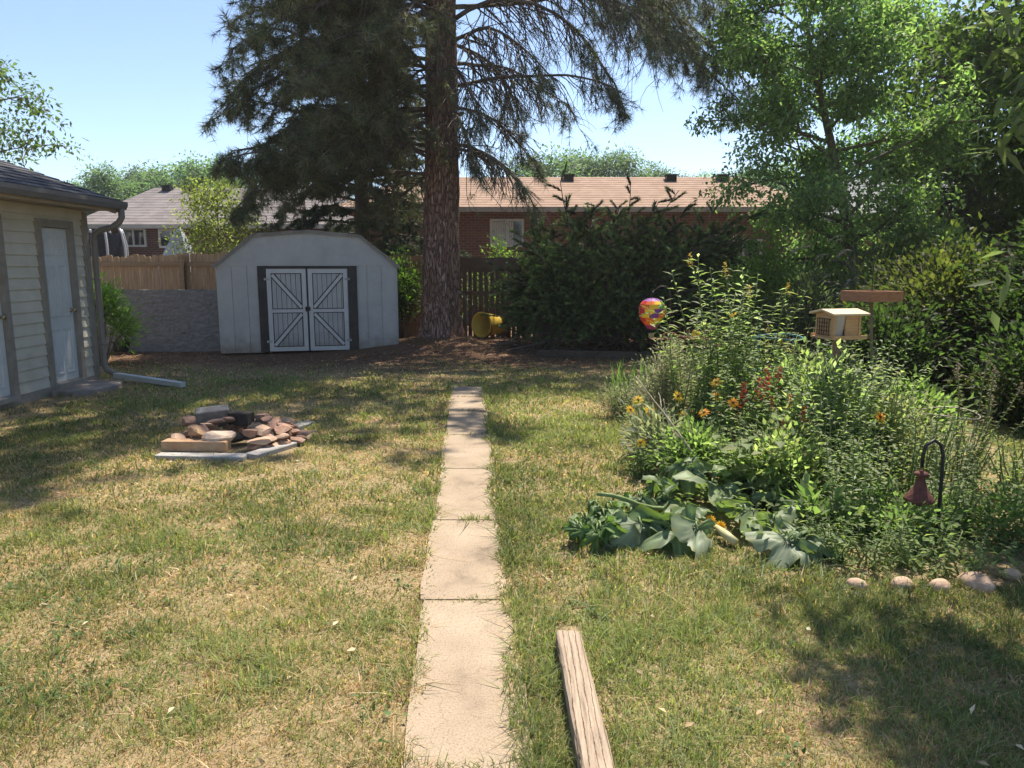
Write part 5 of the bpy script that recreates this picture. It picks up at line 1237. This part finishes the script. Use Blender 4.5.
def fire_pit():
    red = [pmat('sandstone_a', (.30, .165, .11), (.46, .29, .21), 9, .95, .5), pmat('sandstone_b', (.40, .25, .17), (.56, .40, .29), 8, .95, .5), pmat('sandstone_c', (.22, .13, .095), (.38, .25, .19), 10, .95, .5)]
    tan = pmat('sandstone_tan', (.34, .20, .11), (.50, .33, .20), 8, .95, .4); char = pmat('charred_stone', (.02, .018, .017), (.07, .06, .055), 10, .95, .5)
    grey = pmat('grey_stone', (.15, .145, .14), (.28, .265, .25), 9, .95, .4); conc = pmat('edging_concrete', (.27, .255, .24), (.42, .40, .38), 10, .95, .3)
    G = 'stones of the fire pit'
    cx, cy = -2.43, 6.60
    def slab(a, b, w, label):
        mb = MB(); a, b = Vector((*a, .005)), Vector((*b, .0)); mb.bar(a, b, w, .085)
        tag(mb.build('edging_slab', conc, None, tuple((a + b) / 2), bevel=.01), label, 'concrete slab', 'concrete slabs round the fire pit')
    A, B, Cc, D_ = gp(158, 459), gp(246, 460), gp(292, 446), gp(300, 431)
    slab((A.x, A.y), (B.x, B.y), .13, 'long pale concrete slab along the front of the fire pit')
    slab((B.x + .03, B.y + .02), (Cc.x, Cc.y), .13, 'slanting concrete slab at the front right of the fire pit')
    slab((D_.x - .12, D_.y - .12), (D_.x + .02, D_.y + .28), .14, 'concrete slab at the right end of the fire pit')
    a, b = gp(166, 454), gp(231, 454)
    mb = MB(); mb.bar((a.x, 6.15, .085), (b.x, 6.13, .085), .13, .095)
    tag(mb.build('long_stone', tan, None, ((a.x + b.x) / 2, 6.16, .06), bevel=.014), 'long tan sandstone block along the front of the fire pit', 'stone', G)
    k = 0
    def st(x, y, z, s, m, lab, rot=None, tilt=None, name='stone'):
        nonlocal k; k += 1
        mb = MB(); stone_mesh(mb, (x, y, z), s, k * 7 + 1, rot=random.uniform(0, 6) if rot is None else rot, tilt=tilt or (random.gauss(0, .2), random.gauss(0, .2)))
        return tag(mb.build(name, m, None, (x, y, z - s[2])), lab, 'stone', G)
    common = 'reddish brown sandstone chunk in the ring of the fire pit'
    for ring, (rad, z, n) in enumerate(((.47, .04, 26), (.42, .10, 24), (.37, .155, 16))):
        for i in range(n):
            t = 2 * math.pi * (i + .5 * ring) / n + random.uniform(-.1, .1); x, y = cx + rad * 1.04 * math.cos(t) + random.gauss(0, .025), cy + rad * .86 * math.sin(t) + random.gauss(0, .025)
            if y < 6.29 and -2.83 < x < -2.22: continue
            q = random.uniform(.75, 1.2)
            st(x, y, z + random.uniform(-.01, .015), (random.uniform(.07, .11) * q, random.uniform(.05, .08) * q, random.uniform(.025, .045) * q), red[(i * 2 + ring) % 3], common)
    for i in range(6):
        st(cx + random.uniform(-.22, .25), cy + random.uniform(-.18, .2), .08, (.10, .08, .05), char, 'charred black stone in the middle of the fire pit')
    for (px, py, Y, s, m, lab) in ((196, 431, 6.28, (.15, .09, .04), tan, 'flat tan stone lying on the long block, left of the pale stone'), (220, 437, 6.18, (.125, .085, .075), pmat('pale_stone', (.46, .33, .24), (.62, .50, .40), 8, .95, .3), 'palest peaked stone on the front of the fire pit'),
                                (176, 441, 6.22, (.11, .08, .055), red[1], 'reddish stone at the left front corner of the fire pit'), (187, 421, 6.9, (.12, .08, .05), red[0], 'dark reddish stone at the rear left of the fire pit'),
                                (262, 441, 6.25, (.13, .08, .05), red[1], 'broad reddish stone at the right front of the fire pit'), (272, 428, 6.6, (.12, .09, .06), red[0], 'reddish stone on the right rim of the fire pit')):
        p = at(px, py, Y); st(p.x, Y, p.z, s, m, lab)
    p = at(211, 417, 6.85); mb = MB(); mb.bar((p.x - .14, 6.85, p.z - .02), (p.x + .14, 6.95, p.z + .0), .10, .20, (0, -.55, 1)); tag(mb.build('grey_block', grey, None, (p.x, 6.9, .1), bevel=.012), 'grey tilted block at the back of the fire pit', 'stone', G)
    p = at(241, 415, 6.9); mb = MB(); mb.bar((p.x - .10, 6.92, p.z - .03), (p.x + .10, 6.88, p.z - .03), .14, .12); tag(mb.build('charred_block', char, None, (p.x, 6.9, .1), bevel=.012), 'black charred block at the back right of the fire pit', 'stone', G)
    for px, py, lab in ((902, 583, 'rounded pink stone at the front of the bed, left of the others'), (940, 585, 'speckled rounded stone in the middle of the front edging'), (976, 582, 'largest pale rounded stone at the front edge of the bed'), (857, 583, 'dark half buried stone at the front edge of the bed'), (1012, 573, 'stone at the far right of the bed edging')):
        g = gp(px, py, .03); mb = MB(); s = .06 if px in (902, 940) else .085 if px == 976 else .05
        stone_mesh(mb, (g.x, g.y, .018), (s, s * .8, s * .72), px, rot=px, sub=3, ang=False)
        tag(mb.build('edging_stone', pmat('edging_stone', (.36, .24, .165), (.55, .40, .29), 16, .9, .3), None, (g.x, g.y, 0), smooth=True), lab, 'stone', 'stones along the front of the bed')
    g = gp(775, 556); mb = MB(); stone_mesh(mb, (g.x, g.y, .02), (.08, .07, .06), 5, sub=3, ang=False); tag(mb.build('edging_stone', pmat('brown_stone', (.16, .12, .09), (.28, .22, .18), 14, .9, .3), None, (g.x, g.y, 0), smooth=True), 'brown stone shaded by the squash leaves', 'stone', 'stones along the front of the bed')

# ================================================================== SMALL THINGS
def small_things():
    # weathered timber
    m, nt, b, out = new_mat('weathered_timber'); N, L = nt.nodes, nt.links
    tc = N.new('ShaderNodeTexCoord'); mp = N.new('ShaderNodeMapping'); mp.inputs['Scale'].default_value = (1, .07, 1); L.new(tc.outputs['Object'], mp.inputs['Vector'])
    n = N.new('ShaderNodeTexNoise'); n.inputs['Scale'].default_value = 95; n.inputs['Detail'].default_value = 9; n.inputs['Roughness'].default_value = .75; L.new(mp.outputs[0], n.inputs['Vector'])
    mp2 = N.new('ShaderNodeMapping'); mp2.inputs['Scale'].default_value = (1, .16, 1); L.new(tc.outputs['Object'], mp2.inputs['Vector'])
    wv = N.new('ShaderNodeTexWave'); wv.wave_type = 'BANDS'; wv.bands_direction = 'X'; wv.inputs['Scale'].default_value = 13; wv.inputs['Distortion'].default_value = 4; wv.inputs['Detail'].default_value = 6; wv.inputs['Detail Scale'].default_value = 1.1; wv.inputs['Detail Roughness'].default_value = .75; L.new(mp2.outputs[0], wv.inputs['Vector'])
    r = ramp2(nt, n.outputs['Fac'], [(.28, (.17, .13, .095)), (.45, (.31, .24, .18)), (.6, (.40, .32, .24)), (.78, (.48, .40, .31))])
    cr = ramp2(nt, wv.outputs['Fac'], [(.0, (.33, .26, .21)), (.006, (.42, .34, .28)), (.022, (.9, .88, .86)), (.3, (1, 1, 1))])
    x = N.new('ShaderNodeMix'); x.data_type = 'RGBA'; x.blend_type = 'MULTIPLY'; x.inputs[0].default_value = 1; L.new(r.outputs[0], x.inputs[6]); L.new(cr.outputs[0], x.inputs[7]); L.new(x.outputs[2], b.inputs['Base Color'])
    b.inputs['Roughness'].default_value = .9; b.inputs['Specular IOR Level'].default_value = .15
    bp = N.new('ShaderNodeBump'); bp.inputs['Strength'].default_value = .8; bp.inputs['Distance'].default_value = .008; L.new(cr.outputs[0], bp.inputs['Height']); L.new(bp.outputs[0], b.inputs['Normal'])
    mb = MB(); V, F = [], []; a, e = Vector((.235, 2.90, .045)), Vector((.285, 1.45, .045)); ns, nr = 28, 40
    d = (e - a).normalized(); s = Vector((-d.y, d.x, 0)) * -1
    for j in range(nr + 1):
        t = j / nr; c = a.lerp(e, t)
        for i in range(ns):
            q = 2 * math.pi * i / ns; cu, cz = math.cos(q), math.sin(q)
            sq = (abs(cu) ** 7 + abs(cz) ** 7) ** (-1 / 7)
            u, z = cu * sq * .053, cz * sq * .045
            w = .0035 * noise.noise((u * 60, t * 9, z * 60)) + .003 * noise.noise((u * 160, t * 14, z * 160))
            f = (.94 if j in (0, nr) else 1)
            V.append(tuple(c + s * (u * f + w) + Vector((0, 0, z * f + w)) + d * (.012 * noise.noise((u * 40, z * 40, j)) if j in (0, nr) else 0)))
    for j in range(nr):
        for i in range(ns): F.append((j * ns + i, j * ns + (i + 1) % ns, (j + 1) * ns + (i + 1) % ns, (j + 1) * ns + i))
    F.append(tuple(range(ns))); F.append(tuple(nr * ns + i for i in range(ns)))
    mb.add(V, F); tag(mb.build('landscape_timber', m, None, (.26, 2.3, 0)), 'weathered cracked timber lying on the grass beside the path', 'timber')

    # hot air balloon spinner on its hook
    c = at(652, 313, 8.7); T = thing('balloon_spinner', 'rainbow patterned hot air balloon wind spinner hanging from a thin hook', 'wind spinner', (c.x, 8.7, c.z - .26))
    cols = [(.55, .03, .04), (.80, .16, .02), (.85, .50, .03), (.12, .32, .06), (.05, .12, .40), (.20, .05, .25)]
    cm = [pmat('spinner_cloth_%s' % w, c1, tuple(min(1, q * 1.15) for q in c1), 30, .6, .05) for w, c1 in zip(('red', 'orange', 'yellow', 'green', 'blue', 'purple'), cols)]
    prof = [(.006, .175), (.06, .166), (.105, .142), (.135, .105), (.150, .055), (.150, .0), (.138, -.05), (.115, -.095), (.085, -.135), (.058, -.168), (.045, -.185)]
    mb = MB(); n = 16
    for i in range(len(prof) - 1):
        for j in range(n):
            t0, t1 = 2 * math.pi * j / n, 2 * math.pi * (j + 1) / n; (r0, z0), (r1, z1) = prof[i], prof[i + 1]; tm = (t0 + t1) / 2; bul = 1.03
            vs = [(c.x + r0 * math.cos(t0), 8.7 + r0 * math.sin(t0), c.z + z0), (c.x + r0 * bul * math.cos(tm), 8.7 + r0 * bul * math.sin(tm), c.z + z0), (c.x + r0 * math.cos(t1), 8.7 + r0 * math.sin(t1), c.z + z0),
                  (c.x + r1 * math.cos(t1), 8.7 + r1 * math.sin(t1), c.z + z1), (c.x + r1 * bul * math.cos(tm), 8.7 + r1 * bul * math.sin(tm), c.z + z1), (c.x + r1 * math.cos(t0), 8.7 + r1 * math.sin(t0), c.z + z1)]
            ci = (0, 1, 2, 3, 0, 2, 5, 1)[((j + i) // 2 + (i // 2) * 3) % 8] if i > 1 else 5
            if i > 7: ci = (0, 5)[j % 2]
            mb.add(vs, [(0, 1, 4, 5), (1, 2, 3, 4)], ci)
    mb.build('envelope', cm, T)
    mb = MB(); mb.lathe([(.028, -.06), (.036, -.01), (.036, .0), (.03, .0), (.025, -.05)], (c.x, 8.7, c.z - .235), 12); mb.build('basket', pmat('spinner_basket', (.32, .22, .12), (.45, .34, .2), 40, .8, .3), T)
    mb = MB()
    for k in range(4): q = k * 1.571 + .4; mb.tube([(c.x + .044 * math.cos(q), 8.7 + .044 * math.sin(q), c.z - .185), (c.x + .034 * math.cos(q), 8.7 + .034 * math.sin(q), c.z - .236)], .002, 4)
    mb.tube([(c.x, 8.7, c.z + .17), (c.x, 8.7, c.z + .235)], .003, 5); mb.build('cord', M['metal_black'], T)
    h = MB(); zt = c.z + .235
    pts = [(c.x - .01, 8.7, zt + .02), (c.x, 8.7, zt), (c.x + .03, 8.705, zt + .035), (c.x + .09, 8.71, zt + .075), (c.x + .15, 8.715, zt + .075), (c.x + .20, 8.72, zt + .03), (c.x + .215, 8.72, zt - .06), (c.x + .215, 8.72, .5), (c.x + .215, 8.72, -.05)]
    h.tube(pts, .006, 8); tag(h.build('shepherd_hook', pmat('hook_iron', (.03, .028, .026), (.08, .06, .045), 20, .5, .1), None, (c.x + .215, 8.72, 0), smooth=True), 'thin dark shepherd hook holding the balloon spinner', 'garden hook')
    p0 = at(670, 336, 8.0); mb = MB(); ring = [(p0.x + .055 * math.cos(t) * 1.4, 8.0 + .02 * math.sin(t), p0.z + .035 * math.sin(t)) for t in np.linspace(0, 6.283, 15)]
    mb.tube(ring, .008, 6); mb.tube([(p0.x + .075, 8.0, p0.z), (p0.x + .16, 8.0, p0.z - .01), (p0.x + .36, 8.02, p0.z - .02)], .009, 6); mb.tube([(p0.x, 8, p0.z - .03), (p0.x, 8, 0)], .006, 6)
    tag(mb.build('plant_stake', pmat('red_enamel', (.22, .03, .02), (.32, .05, .035), 10, .45, .05), None, (p0.x, 8.0, 0), smooth=True), 'red wire plant stake with a loop below the balloon spinner', 'plant stake')

    # hopper feeder
    p = at(837, 338, 5.6); cx, cy, z0 = p.x, 5.6, p.z
    T = thing('bird_feeder', 'pale wooden hopper bird feeder with slanted roof and wire end cage', 'bird feeder', (cx, cy, z0))
    wd = pmat('feeder_cedar', (.42, .25, .115), (.58, .38, .19), 6, .75, .15, (3, 3, 12), c3=(.50, .31, .15)); wr = pmat('feeder_roof', (.55, .42, .27), (.68, .55, .38), 6, .75, .15, (3, 14, 3))
    ca, sa = math.cos(R(13)), math.sin(R(13))
    def rot(mb):                                          # turn about the feeder's own axis
        mb.v = [(cx + u * ca - v * sa, cy + u * sa + v * ca, z0 + w) for u, v, w in mb.v]; return mb
    rot(MB().box(-.135, .155, -.125, .125, 0, .014)).build('tray', wd, T, bevel=.002)
    b_ = MB(); b_.box(-.135, .155, -.137, -.125, 0, .03); b_.box(-.135, .155, .125, .137, 0, .03); rot(b_).build('tray_edge', wd, T)
    for xx in (-.105, .105):
        b_ = MB(); b_.prism([(-.112, .014), (.112, .014), (.112, .183), (.0, .206), (-.112, .183)], 'x', xx - .008, xx + .008); rot(b_).build('end_panel', wd, T)
    b_ = MB(); b_.add([(-.096, -.100, .178), (-.012, -.100, .178), (-.012, -.07, .02), (-.096, -.07, .02), (-.096, -.096, .178), (-.012, -.096, .178), (-.012, -.066, .02), (-.096, -.066, .02)], [(0, 1, 2, 3), (4, 7, 6, 5), (0, 4, 5, 1), (3, 2, 6, 7), (0, 3, 7, 4), (1, 5, 6, 2)])
    sd = pmat('seed_fill', (.20, .13, .07), (.62, .50, .34), 60, .8, .3)
    rot(b_).build('window', pmat('cloudy_plastic', (.45, .42, .38), (.58, .54, .48), 6, .2, .02), T)
    b_ = MB(); b_.box(-.010, .096, -.105, -.092, .016, .182); rot(b_).build('front_panel', wd, T)
    b_ = MB(); b_.prism([(-.06, .016), (.06, .016), (.06, .06), (-.024, .06)], 'x', -.096, .096); rot(b_).build('seed', sd, T)
    for k in (-1, 1):
        b_ = MB(); b_.prism([(k * .150, .178), (0, .2085), (0, .2225), (k * .150, .192)], 'x', -.150, .160); rot(b_).build('roof', wr, T, bevel=.002)
    b_ = MB()
    for i in range(6): y_ = -.07 + .028 * i; b_.tube([(-.128, y_, .03), (-.128, y_, .15)], .003, 5)
    for i in range(5): z_ = .03 + .03 * i; b_.tube([(-.128, -.07, z_), (-.128, .07, z_)], .003, 5)
    for y_ in (-.07, .07):
        for z_ in (.03, .15): b_.tube([(-.128, y_, z_), (-.112, y_, z_)], .003, 5)
    rot(b_).build('suet_cage', M['metal_black'], T)
    b_ = MB(); b_.box(-.02, .02, -.02, .02, -z0 - .05, 0); rot(b_).build('post', pmat('feeder_post', (.16, .11, .07), (.26, .19, .12), 6, .85, .2), T)

    # tray feeder on leaning pole
    p = at(871, 301, 6.3); cx2, cy2, z2 = p.x, 6.3, p.z
    T = thing('tray_feeder', 'reddish brown shallow tray feeder on a leaning pole', 'bird feeder', (cx2, cy2, z2))
    rw = pmat('tray_redwood', (.26, .12, .065), (.40, .20, .115), 6, .75, .15, (3, 3, 10)); ca2, sa2 = math.cos(R(20)), math.sin(R(20))
    def rot2(mb): mb.v = [(cx2 + u * ca2 - v * sa2, cy2 + u * sa2 + v * ca2, z2 + w) for u, v, w in mb.v]; return mb
    b_ = MB(); w_ = .17
    for q in ((-w_, w_, -w_, -w_ + .018), (-w_, w_, w_ - .018, w_), (-w_, -w_ + .018, -w_ + .018, w_ - .018), (w_ - .018, w_, -w_ + .018, w_ - .018)): b_.box(q[0], q[1], q[2], q[3], 0, .085)
    rot2(b_).build('side_board', rw, T, bevel=.002)
    rot2(MB().box(-w_ + .018, w_ - .018, -w_ + .018, w_ - .018, .01, .022)).build('floor_board', rw, T)
    rot2(MB().box(-w_ + .018, w_ - .018, -w_ + .018, w_ - .018, .022, .034)).build('seed', sd, T)
    b_ = MB(); b_.tube([(cx2, cy2, z2 + .01), (cx2 + .03, cy2 - .01, z2 - .4), (cx2 + .10, cy2 - .02, z2 - .9), (cx2 + .16, cy2 - .02, -.05)], .014, 8); b_.build('pole', pmat('tray_pole', (.17, .12, .075), (.27, .2, .13), 8, .8, .2), T, smooth=True)
    b_ = MB()
    for u, v in ((-.16, -.16), (.16, -.16), (.16, .16), (-.16, .16)):
        q = (cx2 + u * ca2 - v * sa2, cy2 + u * sa2 + v * ca2, z2 + .085); b_.tube([q, (cx2, cy2, z2 + .42)], .0025, 5)
    b_.tube([(cx2, cy2, z2 + .42), (cx2 + .02, cy2, z2 + .5), (cx2 + .0, cy2, z2 + .56), (cx2 - .02, cy2, z2 + .52)], .004, 6); b_.build('wire_hanger', M['metal_black'], T)

    # wire cages
    def cage(name, label, x, y, z, r, mat, n=4, rr=.006, lower=True):
        T = thing(name, label, 'plant cage', (x, y, 0))
        for k, (q, zz) in enumerate([(r, z)] + ([(r * .85, z * .6)] if lower else [])):
            mb = MB(); mb.tube([(x + q * math.cos(t), y + q * math.sin(t), zz + .012 * math.sin(2 * t)) for t in np.linspace(0, 6.283, 33)], rr, 6); mb.build('ring', mat, T, smooth=True)
        for k in range(n):
            t = k * 2 * math.pi / n + .5; mb = MB(); mb.tube([(x + r * math.cos(t), y + r * math.sin(t), z), (x + r * .6 * math.cos(t), y + r * .6 * math.sin(t), -.05)], rr * .8, 6); mb.build('leg', mat, T)
    p = at(776, 337, 7.6); cage('wire_cage', 'teal painted hoop cage behind the tall yellow flowers', p.x, 7.6, p.z, .26, pmat('teal_wire', (.02, .13, .16), (.04, .20, .24), 10, .45, .05), rr=.009)
    p = at(948, 413, 5.25); cage('wire_cage', 'galvanised wire tomato cage at the right end of the bed', p.x, 5.25, p.z, .20, pmat('galvanised_wire', (.22, .19, .17), (.34, .30, .27), 12, .5, .1, metallic=.5), rr=.0045)

    # black hook and rusty bell lantern
    p = at(936, 440, 4.1); q = at(939, 505, 4.1); h = MB(); x, zt = q.x, p.z
    h.tube([(x - .118, 4.1, zt - .16), (x - .118, 4.1, zt - .09), (x - .108, 4.1, zt - .035), (x - .06, 4.1, zt), (x - .02, 4.1, zt - .03), (x - .004, 4.1, zt - .09), (x, 4.1, zt - .2), (x + .004, 4.1, -.05)], .010, 8)
    tag(h.build('shepherd_hook', M['metal_black'], None, (x, 4.1, 0), smooth=True), 'short black shepherd hook at the right of the garden bed', 'garden hook')
    rust = pmat('rusted_iron', (.09, .033, .025), (.17, .07, .05), 16, .85, .3, c3=(.125, .048, .037))
    bx, bz = x - .118, zt - .16; T = thing('bell_lantern', 'rusty flared bell shaped lantern hanging from the black hook', 'lantern', (bx, 4.1, bz))
    mb = MB(); mb.lathe([(.010, 0), (.036, -.012), (.040, -.024), (.022, -.036), (.025, -.06), (.036, -.095), (.055, -.13), (.080, -.162), (.083, -.175), (.074, -.175), (.05, -.135), (.022, -.064)], (bx, 4.1, bz - .02), 18); mb.build('bell', rust, T, smooth=True)
    mb = MB(); mb.tube([(bx + .012 * math.cos(t), 4.1, bz - .012 + .014 * math.sin(t)) for t in np.linspace(0, 6.283, 13)], .003, 5); mb.build('ring', rust, T)
    mb = MB(); mb.lathe([(.004, 0), (.02, -.01), (.022, -.03), (.008, -.045)], (bx, 4.1, bz - .185), 10); mb.build('clapper', rust, T, smooth=True)

    # yellow tub lying by the dark fence
    p = at(491, 320, 15.4); T = thing('tub', 'yellow plastic tub lying on its side by the dark fence', 'tub', (p.x, 15.4, 0))
    mb = MB(); mb.lathe([(.20, .0), (.235, .30), (.26, .56), (.28, .58), (.28, .60), (.25, .60), (.225, .30), (.19, .02)], (0, 0, 0), 24, close=False); mb.lathe([(.19, .0), (.19, .02)], (0, 0, 0), 24)
    ax = Vector((-.62, -.78, .06)).normalized(); u = ax.orthogonal().normalized(); v = ax.cross(u); o = Vector((p.x + .18, 15.55, gzf(p.x, 15.4) + .27))
    mb.v = [tuple(o + u * a_[0] * .95 + v * a_[1] * .95 + ax * a_[2]) for a_ in mb.v]
    mb.build('shell', pmat('yellow_plastic', (.50, .33, .04), (.62, .43, .07), 4, .45, .03), T, smooth=True)
    mb = MB(); hp = [(0.27 * math.cos(t), .27 * math.sin(t), .59 - .05 * math.sin((t - .6) * 1.6)) for t in np.linspace(.6, 2.5, 12)]
    mb.tube([tuple(o + u * a_[0] * .97 + v * a_[1] * .97 + ax * a_[2]) for a_ in hp], .012, 6); mb.build('handle', M['metal_black'], T)

    # little black pot by the grey wall
    p = at(122, 345, 13.5); mb = MB(); mb.lathe([(.09, 0), (.12, .2), (.135, .2), (.135, .225), (.12, .225), (.085, .02)], (0, 0, 0), 18, close=True)
    mb.v = [(p.x + a_[2] * .9 - .1, 13.45 + a_[1], .12 + a_[0] + a_[2] * .18) for a_ in mb.v]
    tag(mb.build('plant_pot', M['metal_black'], None, (p.x, 13.45, 0), smooth=True), 'small black plant pot tipped over before the grey wall', 'plant pot')
    # hook on a rod right of the trunk
    p = at(463, 292, 14.2); mb = MB(); mb.tube([(p.x - .18, 14.2, p.z - .2), (p.x - .17, 14.2, p.z - .06), (p.x - .08, 14.2, p.z), (p.x + .03, 14.2, p.z - .05), (p.x + .07, 14.2, p.z - .2), (p.x + .07, 14.2, 0)], .009, 6)
    tag(mb.build('shepherd_hook', pmat('grey_hook', (.12, .11, .1), (.2, .18, .16), 12, .5, .1), None, (p.x + .07, 14.2, 0), smooth=True), 'thin grey hook standing right of the pine trunk', 'garden hook')
    # dark timber edging at the foot of the juniper, and fallen branches
    mb = MB(); mb.bar((.45, 13.0, .06), (2.6, 12.6, .06), .10, .13); tag(mb.build('edging_timber', pmat('dark_timber', (.05, .038, .028), (.11, .085, .065), 8, .9, .3), None, (1.5, 12.8, 0), bevel=.01), 'long dark timber edging at the foot of the juniper', 'timber')
    for (x, y, az, l, lab) in ((-.35, 13.6, .5, 1.4, 'fallen grey branch left of the juniper, the longest'), (.1, 13.9, 2.2, .9, 'fallen branch propped against the juniper'), (-.1, 13.2, .1, .8, 'short fallen branch nearest the path end')):
        mb = MB(); z = gzf(x, y) + .05; p = path((x, y, z), (math.cos(az), math.sin(az), .22), l, 7, -.3, .10); mb.tube(p, taper(.018, .006, 8), 6)
        for t in (.3, .45, .6, .75):
            a_, d_ = lerp_path(p, t); mb.tube(path(a_, d_ + Vector((random.gauss(0, .5), random.gauss(0, .5), .25)), .4, 4, -.2, .15), taper(.008, .003, 5), 5)
        tag(mb.build('fallen_branch', M['twig'], None, (x, y, 0), smooth=True), lab, 'branch', 'fallen branches under the pine')

# ================================================================== LIGHT AND CAMERA
def light():
    w = bpy.data.worlds.new('World'); SC.world = w; w.use_nodes = True; nt = w.node_tree; bg = nt.nodes['Background']
    el, azx, azy = SUN
    sky = nt.nodes.new('ShaderNodeTexSky'); sky.sky_type = 'NISHITA'; sky.sun_disc = False
    sky.sun_elevation = el; sky.sun_rotation = math.atan2(azx, azy); sky.altitude = 1600; sky.air_density = 1.0; sky.dust_density = 2.0; sky.ozone_density = 1.6
    nt.links.new(sky.outputs[0], bg.inputs['Color']); bg.inputs['Strength'].default_value = SKY
    s = bpy.data.lights.new('sun', 'SUN'); s.energy = SUN_E; s.angle = R(.53); s.color = (1, .91, .77)
    o = bpy.data.objects.new('sun', s); COL.objects.link(o)
    h = math.hypot(azx, azy); d = Vector((azx / h * math.cos(el), azy / h * math.cos(el), math.sin(el)))
    o.rotation_euler = d.to_track_quat('Z', 'Y').to_euler(); o.location = d * 50
    if HAZE:
        m = bpy.data.materials.new('haze_air'); m.use_nodes = True; hn = m.node_tree; hn.nodes.remove(hn.nodes['Principled BSDF'])
        pv = hn.nodes.new('ShaderNodeVolumePrincipled'); pv.inputs['Color'].default_value = (.92, .95, 1, 1); pv.inputs['Density'].default_value = HAZE; pv.inputs['Anisotropy'].default_value = .25
        hn.links.new(pv.outputs[0], hn.nodes['Material Output'].inputs['Volume'])
        tag(MB().box(-80, 80, -20, 90, -1.2, 19).build('haze', m), 'thin pale summer haze in the air', kind='stuff')
        SC.cycles.volume_bounces = 1
    c = bpy.data.cameras.new('camera'); c.lens = FPX * 36 / 1024; c.sensor_width = 36; c.clip_start = .05; c.clip_end = 900
    co = bpy.data.objects.new('camera', c); COL.objects.link(co); co.location = (0, 0, CAM_H); co.rotation_euler = (R(90) - PITCH, 0, 0); SC.camera = co
    v = SC.view_settings; v.view_transform = 'Standard'; v.look = 'None'; v.exposure = EXPO; v.gamma = 1
    SC.cycles.max_bounces = 8; SC.cycles.transmission_bounces = 4; SC.cycles.diffuse_bounces = 4; SC.cycles.use_denoising = True
    SC.cycles.caustics_reflective = False; SC.cycles.caustics_refractive = False

HAZE = .0007
SUN = (R(61), .41, .91); SUN_E = 5.0; SKY = .12; EXPO = .86
setting(); garage(); shed(); fences(); houses(); trees(); yard_shrubs(); garden(); fire_pit(); small_things(); lawn(); light()
